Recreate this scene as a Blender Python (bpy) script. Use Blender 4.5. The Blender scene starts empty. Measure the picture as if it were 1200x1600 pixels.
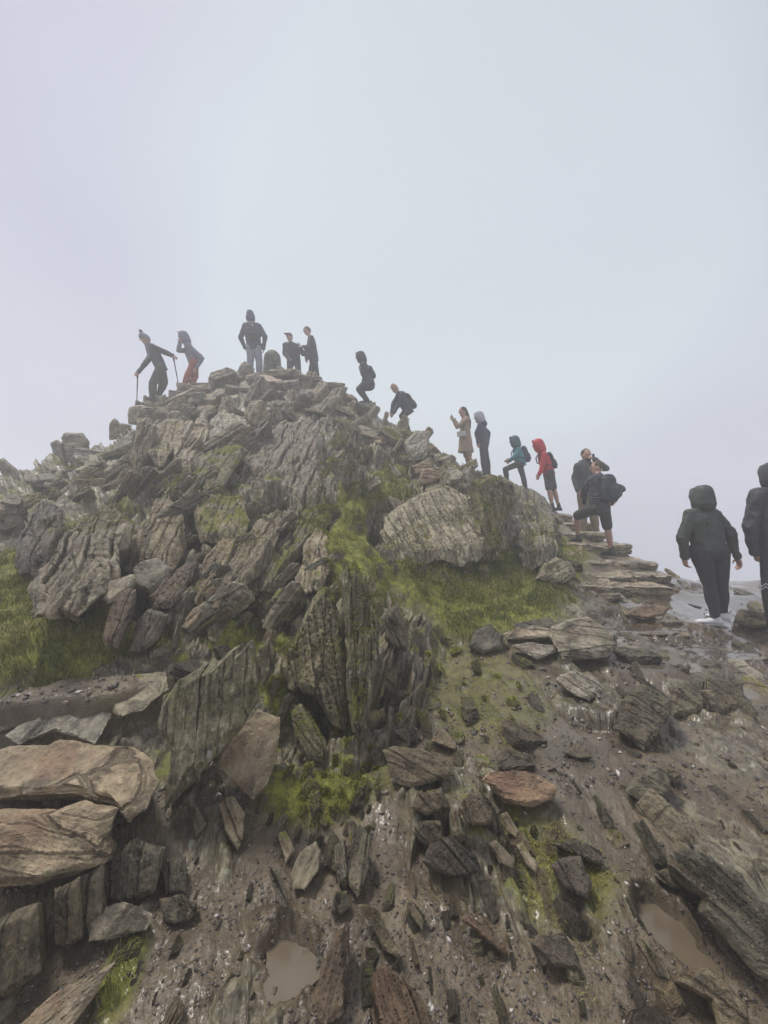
import bpy, bmesh, math, random
import numpy as np
from mathutils import Vector, Matrix, Euler, noise as mnoise
from mathutils.bvhtree import BVHTree
D2R = math.radians
scene = bpy.context.scene
COL = scene.collection

# ---------------------------------------------------------------- camera
EYE = 1.6
FPX = 650.0            # focal length in pixels of the 1200 x 1600 photograph
cam_d = bpy.data.cameras.new('camera')
cam = bpy.data.objects.new('camera', cam_d)
COL.objects.link(cam)
cam.location = (0, 0, EYE)
cam.rotation_euler = (D2R(90), 0, 0)
cam_d.sensor_fit = 'VERTICAL'
cam_d.sensor_height = 36.0
cam_d.lens = 36.0 * FPX / 1600.0
cam_d.clip_start = 0.05
cam_d.clip_end = 5000
scene.camera = cam

# ---------------------------------------------------------------- light
SUN_EL, SUN_AZ = D2R(66), D2R(-62)
w = bpy.data.worlds.new('World')
scene.world = w
w.use_nodes = True
nt = w.node_tree
nt.nodes.clear()
out = nt.nodes.new('ShaderNodeOutputWorld')
bg = nt.nodes.new('ShaderNodeBackground')
sky = nt.nodes.new('ShaderNodeTexSky')
sky.sky_type = 'NISHITA'
sky.sun_disc = False
sky.sun_elevation = SUN_EL
sky.sun_rotation = SUN_AZ
sky.dust_density = 4
hs = nt.nodes.new('ShaderNodeHueSaturation')
hs.inputs['Saturation'].default_value = 0.05
nt.links.new(sky.outputs[0], hs.inputs['Color'])
# cloud base: soft, slightly lilac overcast with paler patches
tc = nt.nodes.new('ShaderNodeTexCoord')
nz = nt.nodes.new('ShaderNodeTexNoise')
nz.inputs['Scale'].default_value = 1.5
nz.inputs['Detail'].default_value = 2.0
nz.inputs['Roughness'].default_value = 0.4
nt.links.new(tc.outputs['Generated'], nz.inputs['Vector'])
cr = nt.nodes.new('ShaderNodeValToRGB')
cr.color_ramp.elements[0].position = 0.30
cr.color_ramp.elements[0].color = (3.2, 3.25, 4.0, 1)
cr.color_ramp.elements[1].position = 0.68
cr.color_ramp.elements[1].color = (4.05, 4.5, 4.85, 1)
# the cloud is thinnest, and palest, ahead and a little to the right
dotn = nt.nodes.new('ShaderNodeVectorMath'); dotn.operation = 'DOT_PRODUCT'
gd_ = Vector((0.16, 1.0, 0.72)).normalized(); dotn.inputs[1].default_value = gd_
nt.links.new(tc.outputs['Generated'], dotn.inputs[0])
gm_ = nt.nodes.new('ShaderNodeMapRange'); gm_.interpolation_type = 'SMOOTHSTEP'
gm_.inputs['From Min'].default_value = 0.74; gm_.inputs['From Max'].default_value = 1.0
nt.links.new(dotn.outputs['Value'], gm_.inputs['Value'])
ad_ = nt.nodes.new('ShaderNodeMath'); ad_.operation = 'MULTIPLY_ADD'; ad_.inputs[1].default_value = 0.42
nt.links.new(gm_.outputs[0], ad_.inputs[0]); 
sc_ = nt.nodes.new('ShaderNodeMath'); sc_.operation = 'MULTIPLY_ADD'; sc_.inputs[1].default_value = 0.9; sc_.inputs[2].default_value = -0.09
nt.links.new(nz.outputs['Fac'], sc_.inputs[0]); nt.links.new(sc_.outputs[0], ad_.inputs[2])
nt.links.new(ad_.outputs[0], cr.inputs['Fac'])
mx = nt.nodes.new('ShaderNodeMix'); mx.data_type = 'RGBA'
mx.inputs['Factor'].default_value = 0.9
nt.links.new(hs.outputs[0], mx.inputs['A'])
nt.links.new(cr.outputs[0], mx.inputs['B'])
bg.inputs['Strength'].default_value = 0.10
# cloud is brighter towards the horizon and below the summit than overhead
sxyz = nt.nodes.new('ShaderNodeSeparateXYZ'); nt.links.new(tc.outputs['Generated'], sxyz.inputs[0])
gr_ = nt.nodes.new('ShaderNodeValToRGB')
gr_.color_ramp.interpolation = 'EASE'
els = gr_.color_ramp.elements
els[0].position = 0.0; els[0].color = (0.90, 0.93, 0.97, 1)
els[1].position = 1.0; els[1].color = (0.86, 0.84, 0.86, 1)
for ps, cc in ((0.46, (1.0, 1.02, 1.03, 1)), (0.60, (1.04, 1.05, 1.05, 1)), (0.76, (0.93, 0.94, 0.96, 1))):
    e_ = els.new(ps); e_.color = cc
mr_ = nt.nodes.new('ShaderNodeMapRange'); mr_.inputs['From Min'].default_value = -1
nt.links.new(sxyz.outputs[2], mr_.inputs['Value']); nt.links.new(mr_.outputs[0], gr_.inputs['Fac'])
mm_ = nt.nodes.new('ShaderNodeMix'); mm_.data_type = 'RGBA'; mm_.blend_type = 'MULTIPLY'; mm_.inputs['Factor'].default_value = 1
nt.links.new(mx.outputs['Result'], mm_.inputs['A']); nt.links.new(gr_.outputs['Color'], mm_.inputs['B'])
nt.links.new(mm_.outputs['Result'], bg.inputs['Color'])
nt.links.new(bg.outputs[0], out.inputs['Surface'])

sun_d = bpy.data.lights.new('sun', 'SUN')
sun_d.energy = 1.5
sun_d.angle = D2R(14)
sun_d.color = (1.0, 0.95, 0.88)
sun = bpy.data.objects.new('sun', sun_d)
COL.objects.link(sun)
# Nishita: rotation 0 = +Y, clockwise
sdir = Vector((math.sin(SUN_AZ) * math.cos(SUN_EL), math.cos(SUN_AZ) * math.cos(SUN_EL), math.sin(SUN_EL)))
sun.rotation_euler = sdir.to_track_quat('Z', 'Y').to_euler()

scene.view_settings.view_transform = 'Standard'
scene.view_settings.look = 'None'
scene.view_settings.exposure = 0.75
scene.view_settings.gamma = 1.0
scene.view_settings.use_curve_mapping = False
cy = scene.cycles
cy.max_bounces = 6
cy.diffuse_bounces = 2
cy.glossy_bounces = 2
cy.transmission_bounces = 2
cy.volume_bounces = 4
cy.transparent_max_bounces = 4
cy.use_adaptive_sampling = True
cy.adaptive_threshold = 0.02
cy.use_denoising = True
cy.caustics_reflective = False
cy.caustics_refractive = False

# ---------------------------------------------------------------- helpers
def P(u, v, d):
    """photo pixel + depth along the view axis -> world point"""
    return Vector(((u - 600) / FPX * d, d, EYE - (v - 800) / FPX * d))

def tag(o, label=None, cat=None, group=None, kind=None):
    if label: o['label'] = label
    if cat: o['category'] = cat
    if group: o['group'] = group
    if kind: o['kind'] = kind
    return o

def hash3(ix, iy, iz, seed):
    h = (ix.astype(np.uint32) * np.uint32(374761393) + iy.astype(np.uint32) * np.uint32(668265263)
         + iz.astype(np.uint32) * np.uint32(2147483647 - 1274126177) + np.uint32((seed * 974634777 + 12345) & 0xffffffff))
    h = (h ^ (h >> np.uint32(13))) * np.uint32(1274126177)
    h = (h ^ (h >> np.uint32(16))) * np.uint32(2246822519)
    h = h ^ (h >> np.uint32(15))
    return (h & np.uint32(0xffffff)).astype(np.float32) / np.float32(0xffffff)

def vn(p, seed=0):
    """value noise in 0..1 at points (n,3)"""
    q = np.floor(p)
    f = (p - q).astype(np.float32)
    i = q.astype(np.int64).astype(np.uint32)
    f = f * f * f * (f * (f * 6 - 15) + 10)
    one = np.uint32(1)
    x0, y0, z0 = i[:, 0], i[:, 1], i[:, 2]
    x1, y1, z1 = x0 + one, y0 + one, z0 + one
    fx, fy, fz = f[:, 0], f[:, 1], f[:, 2]
    def L(a, b, t): return a + (b - a) * t
    a = L(L(hash3(x0, y0, z0, seed), hash3(x1, y0, z0, seed), fx), L(hash3(x0, y1, z0, seed), hash3(x1, y1, z0, seed), fx), fy)
    b = L(L(hash3(x0, y0, z1, seed), hash3(x1, y0, z1, seed), fx), L(hash3(x0, y1, z1, seed), hash3(x1, y1, z1, seed), fx), fy)
    return L(a, b, fz)

def fbm(p, scale, octaves=4, seed=0, gain=0.5):
    """fractal noise centred on 0, about -0.5..0.5"""
    r = np.zeros(len(p), np.float32); a = 1.0; tot = 0
    for o in range(octaves):
        r += a * (vn(p * (scale * 2.03 ** o) + 17.3 * o, seed + o) - 0.5)
        tot += a; a *= gain
    return r / tot * 1.6

def sstep(a, b, x):
    t = np.clip((x - a) / (b - a), 0, 1)
    return t * t * (3 - 2 * t)

def rand2(k, j, seed):
    return hash3(k.astype(np.int64).astype(np.uint32), j.astype(np.int64).astype(np.uint32), np.zeros(len(k), np.uint32), seed)

def strata(s, t, W, L, seed, crack=0.06):
    """blocky beds: s runs across the beds, t along them.  Returns offset -0.5..0.5 and crack mask"""
    u_ = s / W
    u_ = u_ + 1.1 * vn(np.stack([u_ * 0.45, u_ * 0 + seed * 3.3, t * 0.15 / L], 1), seed + 60)     # beds of uneven thickness
    k = np.floor(u_); f = u_ - k
    rk = rand2(k, k * 0, seed)
    tt = t / L * (0.7 + 0.6 * rk) + rk * 17.0 + 0.25 * (f - 0.5)
    j = np.floor(tt); g = tt - j
    h = rand2(k, j, seed + 5) - 0.5
    tilt = (f - 0.5) * (rand2(k, j, seed + 9) - 0.5) * 0.9 + (g - 0.5) * (rand2(k, j, seed + 11) - 0.5) * 0.9
    e = np.minimum(np.minimum(f, 1 - f) * 2, np.minimum(g, 1 - g) * 2 * L / W)
    cr = np.maximum(1 - np.clip(np.minimum(f, 1 - f) / crack, 0, 1), 0.10 * (1 - np.clip(e / crack / 2, 0, 1)))
    return h + tilt, cr

def mesh_from(name, verts, faces=None, quads=None):
    me = bpy.data.meshes.new(name)
    if quads is not None:
        n = len(quads); k = quads.shape[1]
        me.vertices.add(len(verts)); me.vertices.foreach_set('co', np.ascontiguousarray(verts, np.float32).ravel())
        me.loops.add(n * k); me.loops.foreach_set('vertex_index', np.ascontiguousarray(quads, np.int32).ravel())
        me.polygons.add(n)
        me.polygons.foreach_set('loop_start', np.arange(0, n * k, k, dtype=np.int32))
        me.update(calc_edges=True)
        me.validate()
    else:
        me.from_pydata([tuple(v) for v in verts], [], faces)
    return me

def link(name, me, mat=None, parent=None, smooth=False):
    o = bpy.data.objects.new(name, me)
    COL.objects.link(o)
    if mat is not None:
        me.materials.clear(); me.materials.append(mat)
    if parent is not None: o.parent = parent
    if smooth:
        me.polygons.foreach_set('use_smooth', np.ones(len(me.polygons), bool))
    return o

def put_attr(me, name, arr):
    a = me.attributes.new(name, 'FLOAT', 'POINT')
    a.data.foreach_set('value', np.ascontiguousarray(arr, np.float32))

# ---------------------------------------------------------------- material helpers
class NT:
    def __init__(s, name):
        s.m = bpy.data.materials.new(name); s.m.use_nodes = True
        s.t = s.m.node_tree; s.t.nodes.clear()
        s.out = s.t.nodes.new('ShaderNodeOutputMaterial')
        s.b = s.t.nodes.new('ShaderNodeBsdfPrincipled')
        s.t.links.new(s.b.outputs[0], s.out.inputs[0])
    def n(s, typ, **kw):
        nd = s.t.nodes.new(typ)
        for k, v in kw.items():
            if hasattr(nd, k): setattr(nd, k, v)
        return nd
    def l(s, a, b): s.t.links.new(a, b)
    def val(s, x):
        if isinstance(x, (int, float)):
            v = s.n('ShaderNodeValue'); v.outputs[0].default_value = x; return v.outputs[0]
        return x
    def math(s, op, a, b=None, c=None):
        nd = s.n('ShaderNodeMath', operation=op)
        for i, x in enumerate((a, b, c)):
            if x is None: continue
            if isinstance(x, (int, float)): nd.inputs[i].default_value = x
            else: s.l(x, nd.inputs[i])
        return nd.outputs[0]
    def noise(s, vec, scale, detail=4, rough=0.55, dist=0.0):
        nd = s.n('ShaderNodeTexNoise')
        nd.inputs['Scale'].default_value = scale; nd.inputs['Detail'].default_value = detail
        nd.inputs['Roughness'].default_value = rough; nd.inputs['Distortion'].default_value = dist
        s.l(vec, nd.inputs['Vector']); return nd.outputs['Fac']
    def voro(s, vec, scale, feature='F1', rnd=1.0):
        nd = s.n('ShaderNodeTexVoronoi', feature=feature)
        nd.inputs['Scale'].default_value = scale; nd.inputs['Randomness'].default_value = rnd
        s.l(vec, nd.inputs['Vector']); return nd
    def ramp(s, fac, pts, interp='LINEAR'):
        nd = s.n('ShaderNodeValToRGB'); cr = nd.color_ramp; cr.interpolation = interp
        while len(cr.elements) < len(pts): cr.elements.new(0.5)
        for e, (p, c) in zip(cr.elements, pts):
            e.position = p; e.color = (*c, 1) if len(c) == 3 else c
        s.l(fac, nd.inputs[0]); return nd.outputs['Color']
    def mapr(s, x, a, b, c=0.0, d=1.0):
        nd = s.n('ShaderNodeMapRange'); nd.interpolation_type = 'SMOOTHSTEP'
        s.l(x, nd.inputs['Value'])
        for k, v in zip(('From Min', 'From Max', 'To Min', 'To Max'), (a, b, c, d)): nd.inputs[k].default_value = v
        return nd.outputs['Result']
    def mix(s, f, a, b, mode='MIX'):
        nd = s.n('ShaderNodeMix', data_type='RGBA', blend_type=mode)
        for x, k in ((f, 'Factor'), (a, 'A'), (b, 'B')):
            if isinstance(x, (int, float)): nd.inputs[k].default_value = x
            elif isinstance(x, tuple): nd.inputs[k].default_value = (*x, 1)
            else: s.l(x, nd.inputs[k])
        return nd.outputs['Result']
    def fmix(s, f, a, b):
        nd = s.n('ShaderNodeMix', data_type='FLOAT')
        for x, k in ((f, 'Factor'), (a, 'A'), (b, 'B')):
            if isinstance(x, (int, float)): nd.inputs[k].default_value = x
            else: s.l(x, nd.inputs[k])
        return nd.outputs['Result']
    def attr(s, name):
        nd = s.n('ShaderNodeAttribute', attribute_name=name); return nd.outputs['Fac']
    def mapping(s, vec, rot=(0, 0, 0), scale=(1, 1, 1), loc=(0, 0, 0)):
        nd = s.n('ShaderNodeMapping'); nd.inputs['Rotation'].default_value = rot
        nd.inputs['Scale'].default_value = scale; nd.inputs['Location'].default_value = loc
        s.l(vec, nd.inputs['Vector']); return nd.outputs[0]
    def bump(s, h, strength, dist, prev=None):
        nd = s.n('ShaderNodeBump'); nd.inputs['Strength'].default_value = strength
        nd.inputs['Distance'].default_value = dist
        s.l(h, nd.inputs['Height'])
        if prev is not None: s.l(prev, nd.inputs['Normal'])
        return nd.outputs[0]

def simple_mat(name, col, rough=0.7, var=0.15, bump=0.0, scale=30.0, metal=0.0):
    m = NT(name); tc = m.n('ShaderNodeTexCoord')
    nz = m.noise(tc.outputs['Object'], scale, 4)
    c = m.mix(m.mapr(nz, 0.3, 0.7), tuple(x * (1 - var) for x in col), tuple(min(1, x * (1 + var)) for x in col))
    m.l(c, m.b.inputs['Base Color']); m.b.inputs['Roughness'].default_value = rough
    m.b.inputs['Metallic'].default_value = metal
    if bump: m.l(m.bump(nz, bump, 0.01), m.b.inputs['Normal'])
    return m.m
# ---------------------------------------------------------------- materials
def bed_vec(m):
    c = m.n('ShaderNodeCombineXYZ')
    m.l(m.attr('bs'), c.inputs[0]); m.l(m.attr('bt'), c.inputs[1]); m.l(m.attr('bu'), c.inputs[2])
    return c.outputs[0]

def rock_nodes(m, cA, cB, rust=0.3, lichen=0.3, moss=0.3, wet=0.5, lines=1.0, mossattr=False, gain=1.3, rustc=(0.115, 0.062, 0.038), grain=1.0, green=0.3):
    tc = m.n('ShaderNodeTexCoord'); vec = tc.outputs['Object']
    wm = (gain * 1.05, gain * 1.01, gain * 0.87)
    cA = tuple(a * b for a, b in zip(cA, wm)); cB = tuple(a * b for a, b in zip(cB, wm))
    bed = bed_vec(m)
    v1 = m.mapping(bed, scale=(40 * grain, 7.5, 7.5))
    n1 = m.noise(v1, 1.0, 6, 0.65, 0.4)                 # fine cleavage lines
    v2 = m.mapping(bed, scale=(9, 2.6, 2.6))
    n2 = m.noise(v2, 1.0, 4, 0.6, 0.6)                  # beds
    n3 = m.noise(vec, 2.2, 5, 0.6)                      # big patches
    n4 = m.noise(vec, 55, 5, 0.7)                       # grain
    n5 = m.noise(vec, 9, 5, 0.65, 0.5)
    dk = tuple(x * 0.30 for x in cA)
    oi = m.n('ShaderNodeObjectInfo')
    rv_ = m.mapr(oi.outputs['Random'], 0.0, 1.0, 0.72, 1.25); rw_ = m.math('FRACT', m.math('MULTIPLY', oi.outputs['Random'], 7.13))
    c = m.mix(m.mapr(n2, 0.35, 0.65), cA, cB)
    c = m.mix(m.mapr(n1, 0.50, 0.38, 0, 0.8 * lines), c, dk)
    ck = m.voro(m.mapping(bed, scale=(7.5 * grain, 0.9, 0.9)), 1.0, 'DISTANCE_TO_EDGE')
    ckd = m.math('ADD', ck.outputs['Distance'], m.math('MULTIPLY', m.math('SUBTRACT', n4, 0.5), 0.05))
    crk = m.mapr(ckd, 0.035, 0.0)
    c = m.mix(m.math('MULTIPLY', crk, 0.8 * lines), c, tuple(x * 0.35 for x in cA))
    c = m.mix(m.mapr(n1, 0.57, 0.70, 0, 0.6), c, tuple(min(1, x * 1.8 + 0.03) for x in cB))
    c = m.mix(m.math('MULTIPLY', m.mapr(n4, 0.3, 0.75), 0.5), c, tuple(x * 1.5 for x in cB))
    c = m.mix(m.mapr(n5, 0.52, 0.36, 0, 0.6), c, dk)
    c = m.mix(m.mapr(n3, 0.54, 0.66, 0, 0.5), c, tuple(min(1, x * 1.5 + 0.02) for x in cB))
    if not mossattr:                                     # no two stones quite alike
        vm_ = m.n('ShaderNodeVectorMath', operation='SCALE'); m.l(c, vm_.inputs[0]); m.l(rv_, vm_.inputs['Scale'])
        c = m.mix(rw_, vm_.outputs[0], m.mix(1.0, vm_.outputs[0], (1.10, 0.97, 0.84), 'MULTIPLY'))
    if rust > 0:
        f = m.math('MULTIPLY', m.mapr(m.noise(m.mapping(vec, loc=(3.1, 7.7, 1.2)), 2.6, 4, 0.65, 0.8), 0.62 - 0.25 * rust, 0.74 - 0.2 * rust), 0.6)
        c = m.mix(f, c, m.mix(n1, rustc, tuple(x * 1.9 for x in rustc)))
    if green > 0:
        f = m.math('MULTIPLY', m.mapr(m.noise(m.mapping(vec, loc=(9.1, 2.7, 5.2)), 3.4, 4, 0.65, 0.4), 0.45, 0.7), green)
        c = m.mix(f, c, (0.085, 0.105, 0.045))
    geo = m.n('ShaderNodeNewGeometry')
    edge = m.mapr(m.math('ADD', geo.outputs['Pointiness'], m.math('MULTIPLY', m.math('SUBTRACT', n4, 0.5), 0.06)), 0.515, 0.585, 0, 0.6)
    c = m.mix(edge, c, tuple(min(1, x * 1.75 + 0.02) for x in cB))     # slate highlights painted into the colour along protruding edges
    if lichen > 0:
        vo = m.voro(m.mapping(vec, loc=(1, 2, 3)), 19)
        lsz = m.n('ShaderNodeSeparateColor'); m.l(vo.outputs['Color'], lsz.inputs[0])
        d = m.math('ADD', vo.outputs['Distance'], m.math('MULTIPLY', m.math('SUBTRACT', m.noise(vec, 45, 3, 0.6), 0.5), 0.75))
        d = m.math('ADD', d, m.math('MULTIPLY', m.math('POWER', lsz.outputs[0], 0.6), 0.36))
        blot = m.mapr(d, 0.40, 0.32)
        gate = m.mapr(m.noise(vec, 3.3, 4, 0.6), 0.66 - 0.28 * lichen, 0.72 - 0.22 * lichen)
        f = m.math('MULTIPLY', m.math('MULTIPLY', blot, gate), 0.8)
        lc = m.mix(m.mapr(m.noise(vec, 4.0, 2), 0.45, 0.6), (0.42, 0.44, 0.38), (0.36, 0.38, 0.20))
        c = m.mix(f, c, lc)
        sp = m.mapr(m.noise(vec, 120, 2, 0.5), 0.68, 0.74)
        c = m.mix(m.math('MULTIPLY', m.math('MULTIPLY', sp, gate), 0.6), c, (0.5, 0.52, 0.46))
    sx = m.n('ShaderNodeSeparateXYZ'); m.l(geo.outputs['Normal'], sx.inputs[0])
    up = sx.outputs[2]
    mf = None
    if moss > 0:
        k = m.noise(m.mapping(vec, loc=(5.5, 1.1, 8.8)), 3.1, 6, 0.7, 0.3)
        a = m.math('ADD', m.math('MULTIPLY', up, 0.16), k)
        mf = m.mapr(a, 0.80 - 0.28 * moss, 0.86 - 0.24 * moss)
        if mossattr: mf = m.math('MULTIPLY', mf, m.mapr(m.attr('green'), 0.05, 0.5, 0.0, 1.0))
        mc = m.mix(m.noise(vec, 40, 3), (0.075, 0.09, 0.012), (0.27, 0.28, 0.035))
        c = m.mix(m.math('MULTIPLY', mf, 0.85), c, mc)
    rough = m.mapr(m.noise(vec, 6, 4, 0.6), 0.35, 0.65, 0.52 - 0.36 * wet, 0.82 - 0.36 * wet)
    if mf is not None: rough = m.fmix(mf, rough, 0.9)
    h = m.math('SUBTRACT', m.math('MULTIPLY', n1, 1.3 * lines), m.math('MULTIPLY', crk, 1.2 * lines))
    h = m.math('ADD', h, m.math('ADD', m.math('MULTIPLY', n4, 0.35), m.math('MULTIPLY', n5, 0.8)))
    return c, rough, h, mf

def rock_mat(name, cA, cB, bump=1.0, **kw):
    m = NT(name)
    c, r, h, mf = rock_nodes(m, cA, cB, **kw)
    m.l(c, m.b.inputs['Base Color']); m.l(r, m.b.inputs['Roughness'])
    m.l(m.bump(h, 0.95 * bump, 0.026), m.b.inputs['Normal'])
    m.b.inputs['Specular IOR Level'].default_value = 0.45
    return m.m

GA, GB = (0.125, 0.114, 0.088), (0.255, 0.240, 0.190)
M_SLATE = rock_mat('grey_slate', GA, GB, rust=0.42, lichen=0.6, moss=0.42, wet=0.45)
M_CAIRN = rock_mat('cairn_stone', (0.135, 0.128, 0.108), (0.275, 0.262, 0.222), rust=0.3, lichen=0.5, moss=0.05, wet=0.35, green=0.15)
M_BROWN = rock_mat('brown_slate', (0.098, 0.084, 0.060), (0.192, 0.170, 0.128), rust=0.25, lichen=0.7, moss=0.15, wet=0.4)
M_DARK = rock_mat('dark_wet_rock', (0.042, 0.037, 0.031), (0.098, 0.086, 0.072), rust=0.2, lichen=0.12, moss=0.12, wet=0.55, rustc=(0.05, 0.022, 0.017))
M_TAN = rock_mat('tan_weathered_slate', (0.160, 0.135, 0.100), (0.31, 0.27, 0.21), gain=1.05, lines=0.65, bump=1.25, rust=0.35, lichen=0.4, moss=0.0, wet=0.4, rustc=(0.21, 0.125, 0.07), green=0.0, grain=0.8)
M_PALE = rock_mat('pale_lichened_rock', (0.22, 0.215, 0.19), (0.40, 0.395, 0.355), gain=1.05, rust=0.1, lichen=0.7, moss=0.0, wet=0.2, green=0.1)
M_PINK = rock_mat('pinkish_stone', (0.235, 0.175, 0.135), (0.37, 0.29, 0.225), gain=1.0, rust=0.45, lichen=0.15, moss=0.0, wet=0.55, rustc=(0.19, 0.105, 0.07), green=0.0)
M_RUST = rock_mat('rust_brown_stone', (0.060, 0.047, 0.036), (0.128, 0.096, 0.070), rust=0.28, lichen=0.1, moss=0.05, wet=0.85, green=0.0)
M_WET = rock_mat('wet_grey_slate', (0.044, 0.040, 0.030), (0.118, 0.110, 0.084), rust=0.12, lichen=0.2, moss=0.22, wet=0.9)
M_LICH = rock_mat('lichen_spotted_slate', (0.080, 0.074, 0.050), (0.178, 0.168, 0.120), rust=0.12, lichen=1.0, moss=0.72, wet=0.4, green=0.5)
M_STEP = rock_mat('step_slate', (0.15, 0.14, 0.122), (0.28, 0.265, 0.235), rust=0.3, lichen=0.35, moss=0.0, wet=0.7, green=0.1)

def terrain_mat():
    m = NT('terrain')
    c, r, h, mf = rock_nodes(m, (0.078, 0.068, 0.050), (0.190, 0.172, 0.130), rust=0.0, lichen=0.5, moss=0.6, wet=0.5, mossattr=True)
    tc = m.n('ShaderNodeTexCoord'); vec = tc.outputs['Object']
    fill, green = m.attr('fill'), m.attr('green')
    n1 = m.noise(vec, 5, 6, 0.6); n2 = m.noise(vec, 70, 4, 0.75); n3 = m.noise(vec, 1.3, 3)
    mud = m.mix(m.mapr(n1, 0.35, 0.65), (0.085, 0.059, 0.033), (0.205, 0.158, 0.099))
    mud = m.mix(m.mapr(n3, 0.4, 0.65, 0, 0.5), mud, (0.13, 0.112, 0.085))
    vo = m.voro(vec, 95); vo2 = m.voro(m.mapping(vec, loc=(2, 2, 2)), 42)
    peb = m.mapr(vo.outputs['Distance'], 0.42, 0.2)
    pc = m.n('ShaderNodeSeparateColor'); m.l(vo.outputs['Color'], pc.inputs[0])
    mud = m.mix(m.math('MULTIPLY', peb, m.mapr(pc.outputs[0], 0.25, 0.8, 0, 0.7)), mud,
                m.ramp(pc.outputs[1], [(0, (0.05, 0.042, 0.036)), (0.55, (0.13, 0.112, 0.086)), (0.93, (0.21, 0.185, 0.148)), (0.98, (0.55, 0.52, 0.47))]))
    mud = m.mix(m.mapr(n2, 0.35, 0.7, 0, 0.35), mud, (0.05, 0.036, 0.026))
    gr = m.mix(m.mapr(m.noise(vec, 14, 5, 0.7), 0.3, 0.7), (0.08, 0.095, 0.014), (0.31, 0.32, 0.042))
    gr = m.mix(m.mapr(n1, 0.5, 0.72, 0, 0.7), gr, (0.085, 0.066, 0.035))
    fc = m.mix(green, mud, gr)
    c = m.mix(m.math('MULTIPLY', m.attr('wet'), 0.85), c, m.mix(1.0, c, (0.50, 0.47, 0.43), 'MULTIPLY'))   # soaked stone is darker
    fc = m.mix(m.math('MULTIPLY', m.attr('wet'), m.mapr(n3, 0.4, 0.6, 0.2, 0.9)), fc, m.mix(1.0, fc, (0.68, 0.64, 0.60), 'MULTIPLY'))
    col = m.mix(fill, c, fc)
    wetn = m.mapr(m.noise(m.mapping(vec, loc=(4, 0, 0), scale=(1, 1, 1)), 1.9, 5, 0.6), 0.38, 0.62)
    wet = m.attr('wet')
    wetn = m.math('MAXIMUM', wetn, m.mapr(wet, 0.55, 1.0, 0.0, 0.8))
    mr = m.fmix(m.math('MULTIPLY', wet, wetn), 0.52, 0.10)
    mr = m.fmix(green, mr, 0.85)
    rough = m.fmix(fill, m.fmix(m.math('MULTIPLY', wet, 0.9), r, 0.16), mr)
    hm = m.math('ADD', m.math('MULTIPLY', n2, 0.35), m.math('ADD', m.math('MULTIPLY', peb, 0.30), m.math('MULTIPLY', n1, 0.8)))
    hh = m.fmix(fill, h, m.fmix(m.math('MULTIPLY', wet, m.math('MULTIPLY', wetn, 0.6)), hm, n1))
    m.l(col, m.b.inputs['Base Color']); m.l(rough, m.b.inputs['Roughness'])
    bn_ = m.n('ShaderNodeBump'); bn_.inputs['Distance'].default_value = 0.018
    m.l(m.math('MULTIPLY', m.math('POWER', wet, 1.6), wetn), m.b.inputs['Coat Weight']); m.b.inputs['Coat Roughness'].default_value = 0.05
    m.l(m.fmix(wet, 0.75, 0.12), bn_.inputs['Strength']); m.l(hh, bn_.inputs['Height']); m.l(bn_.outputs[0], m.b.inputs['Normal'])
    return m.m
M_TERR = terrain_mat()

# ---------------------------------------------------------------- terrain: control points
CP = []   # world x,y,z
def cp(u, v, d): CP.append(tuple(P(u, v, d)))
def cw(x, y, z): CP.append((x, y, z))
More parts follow.
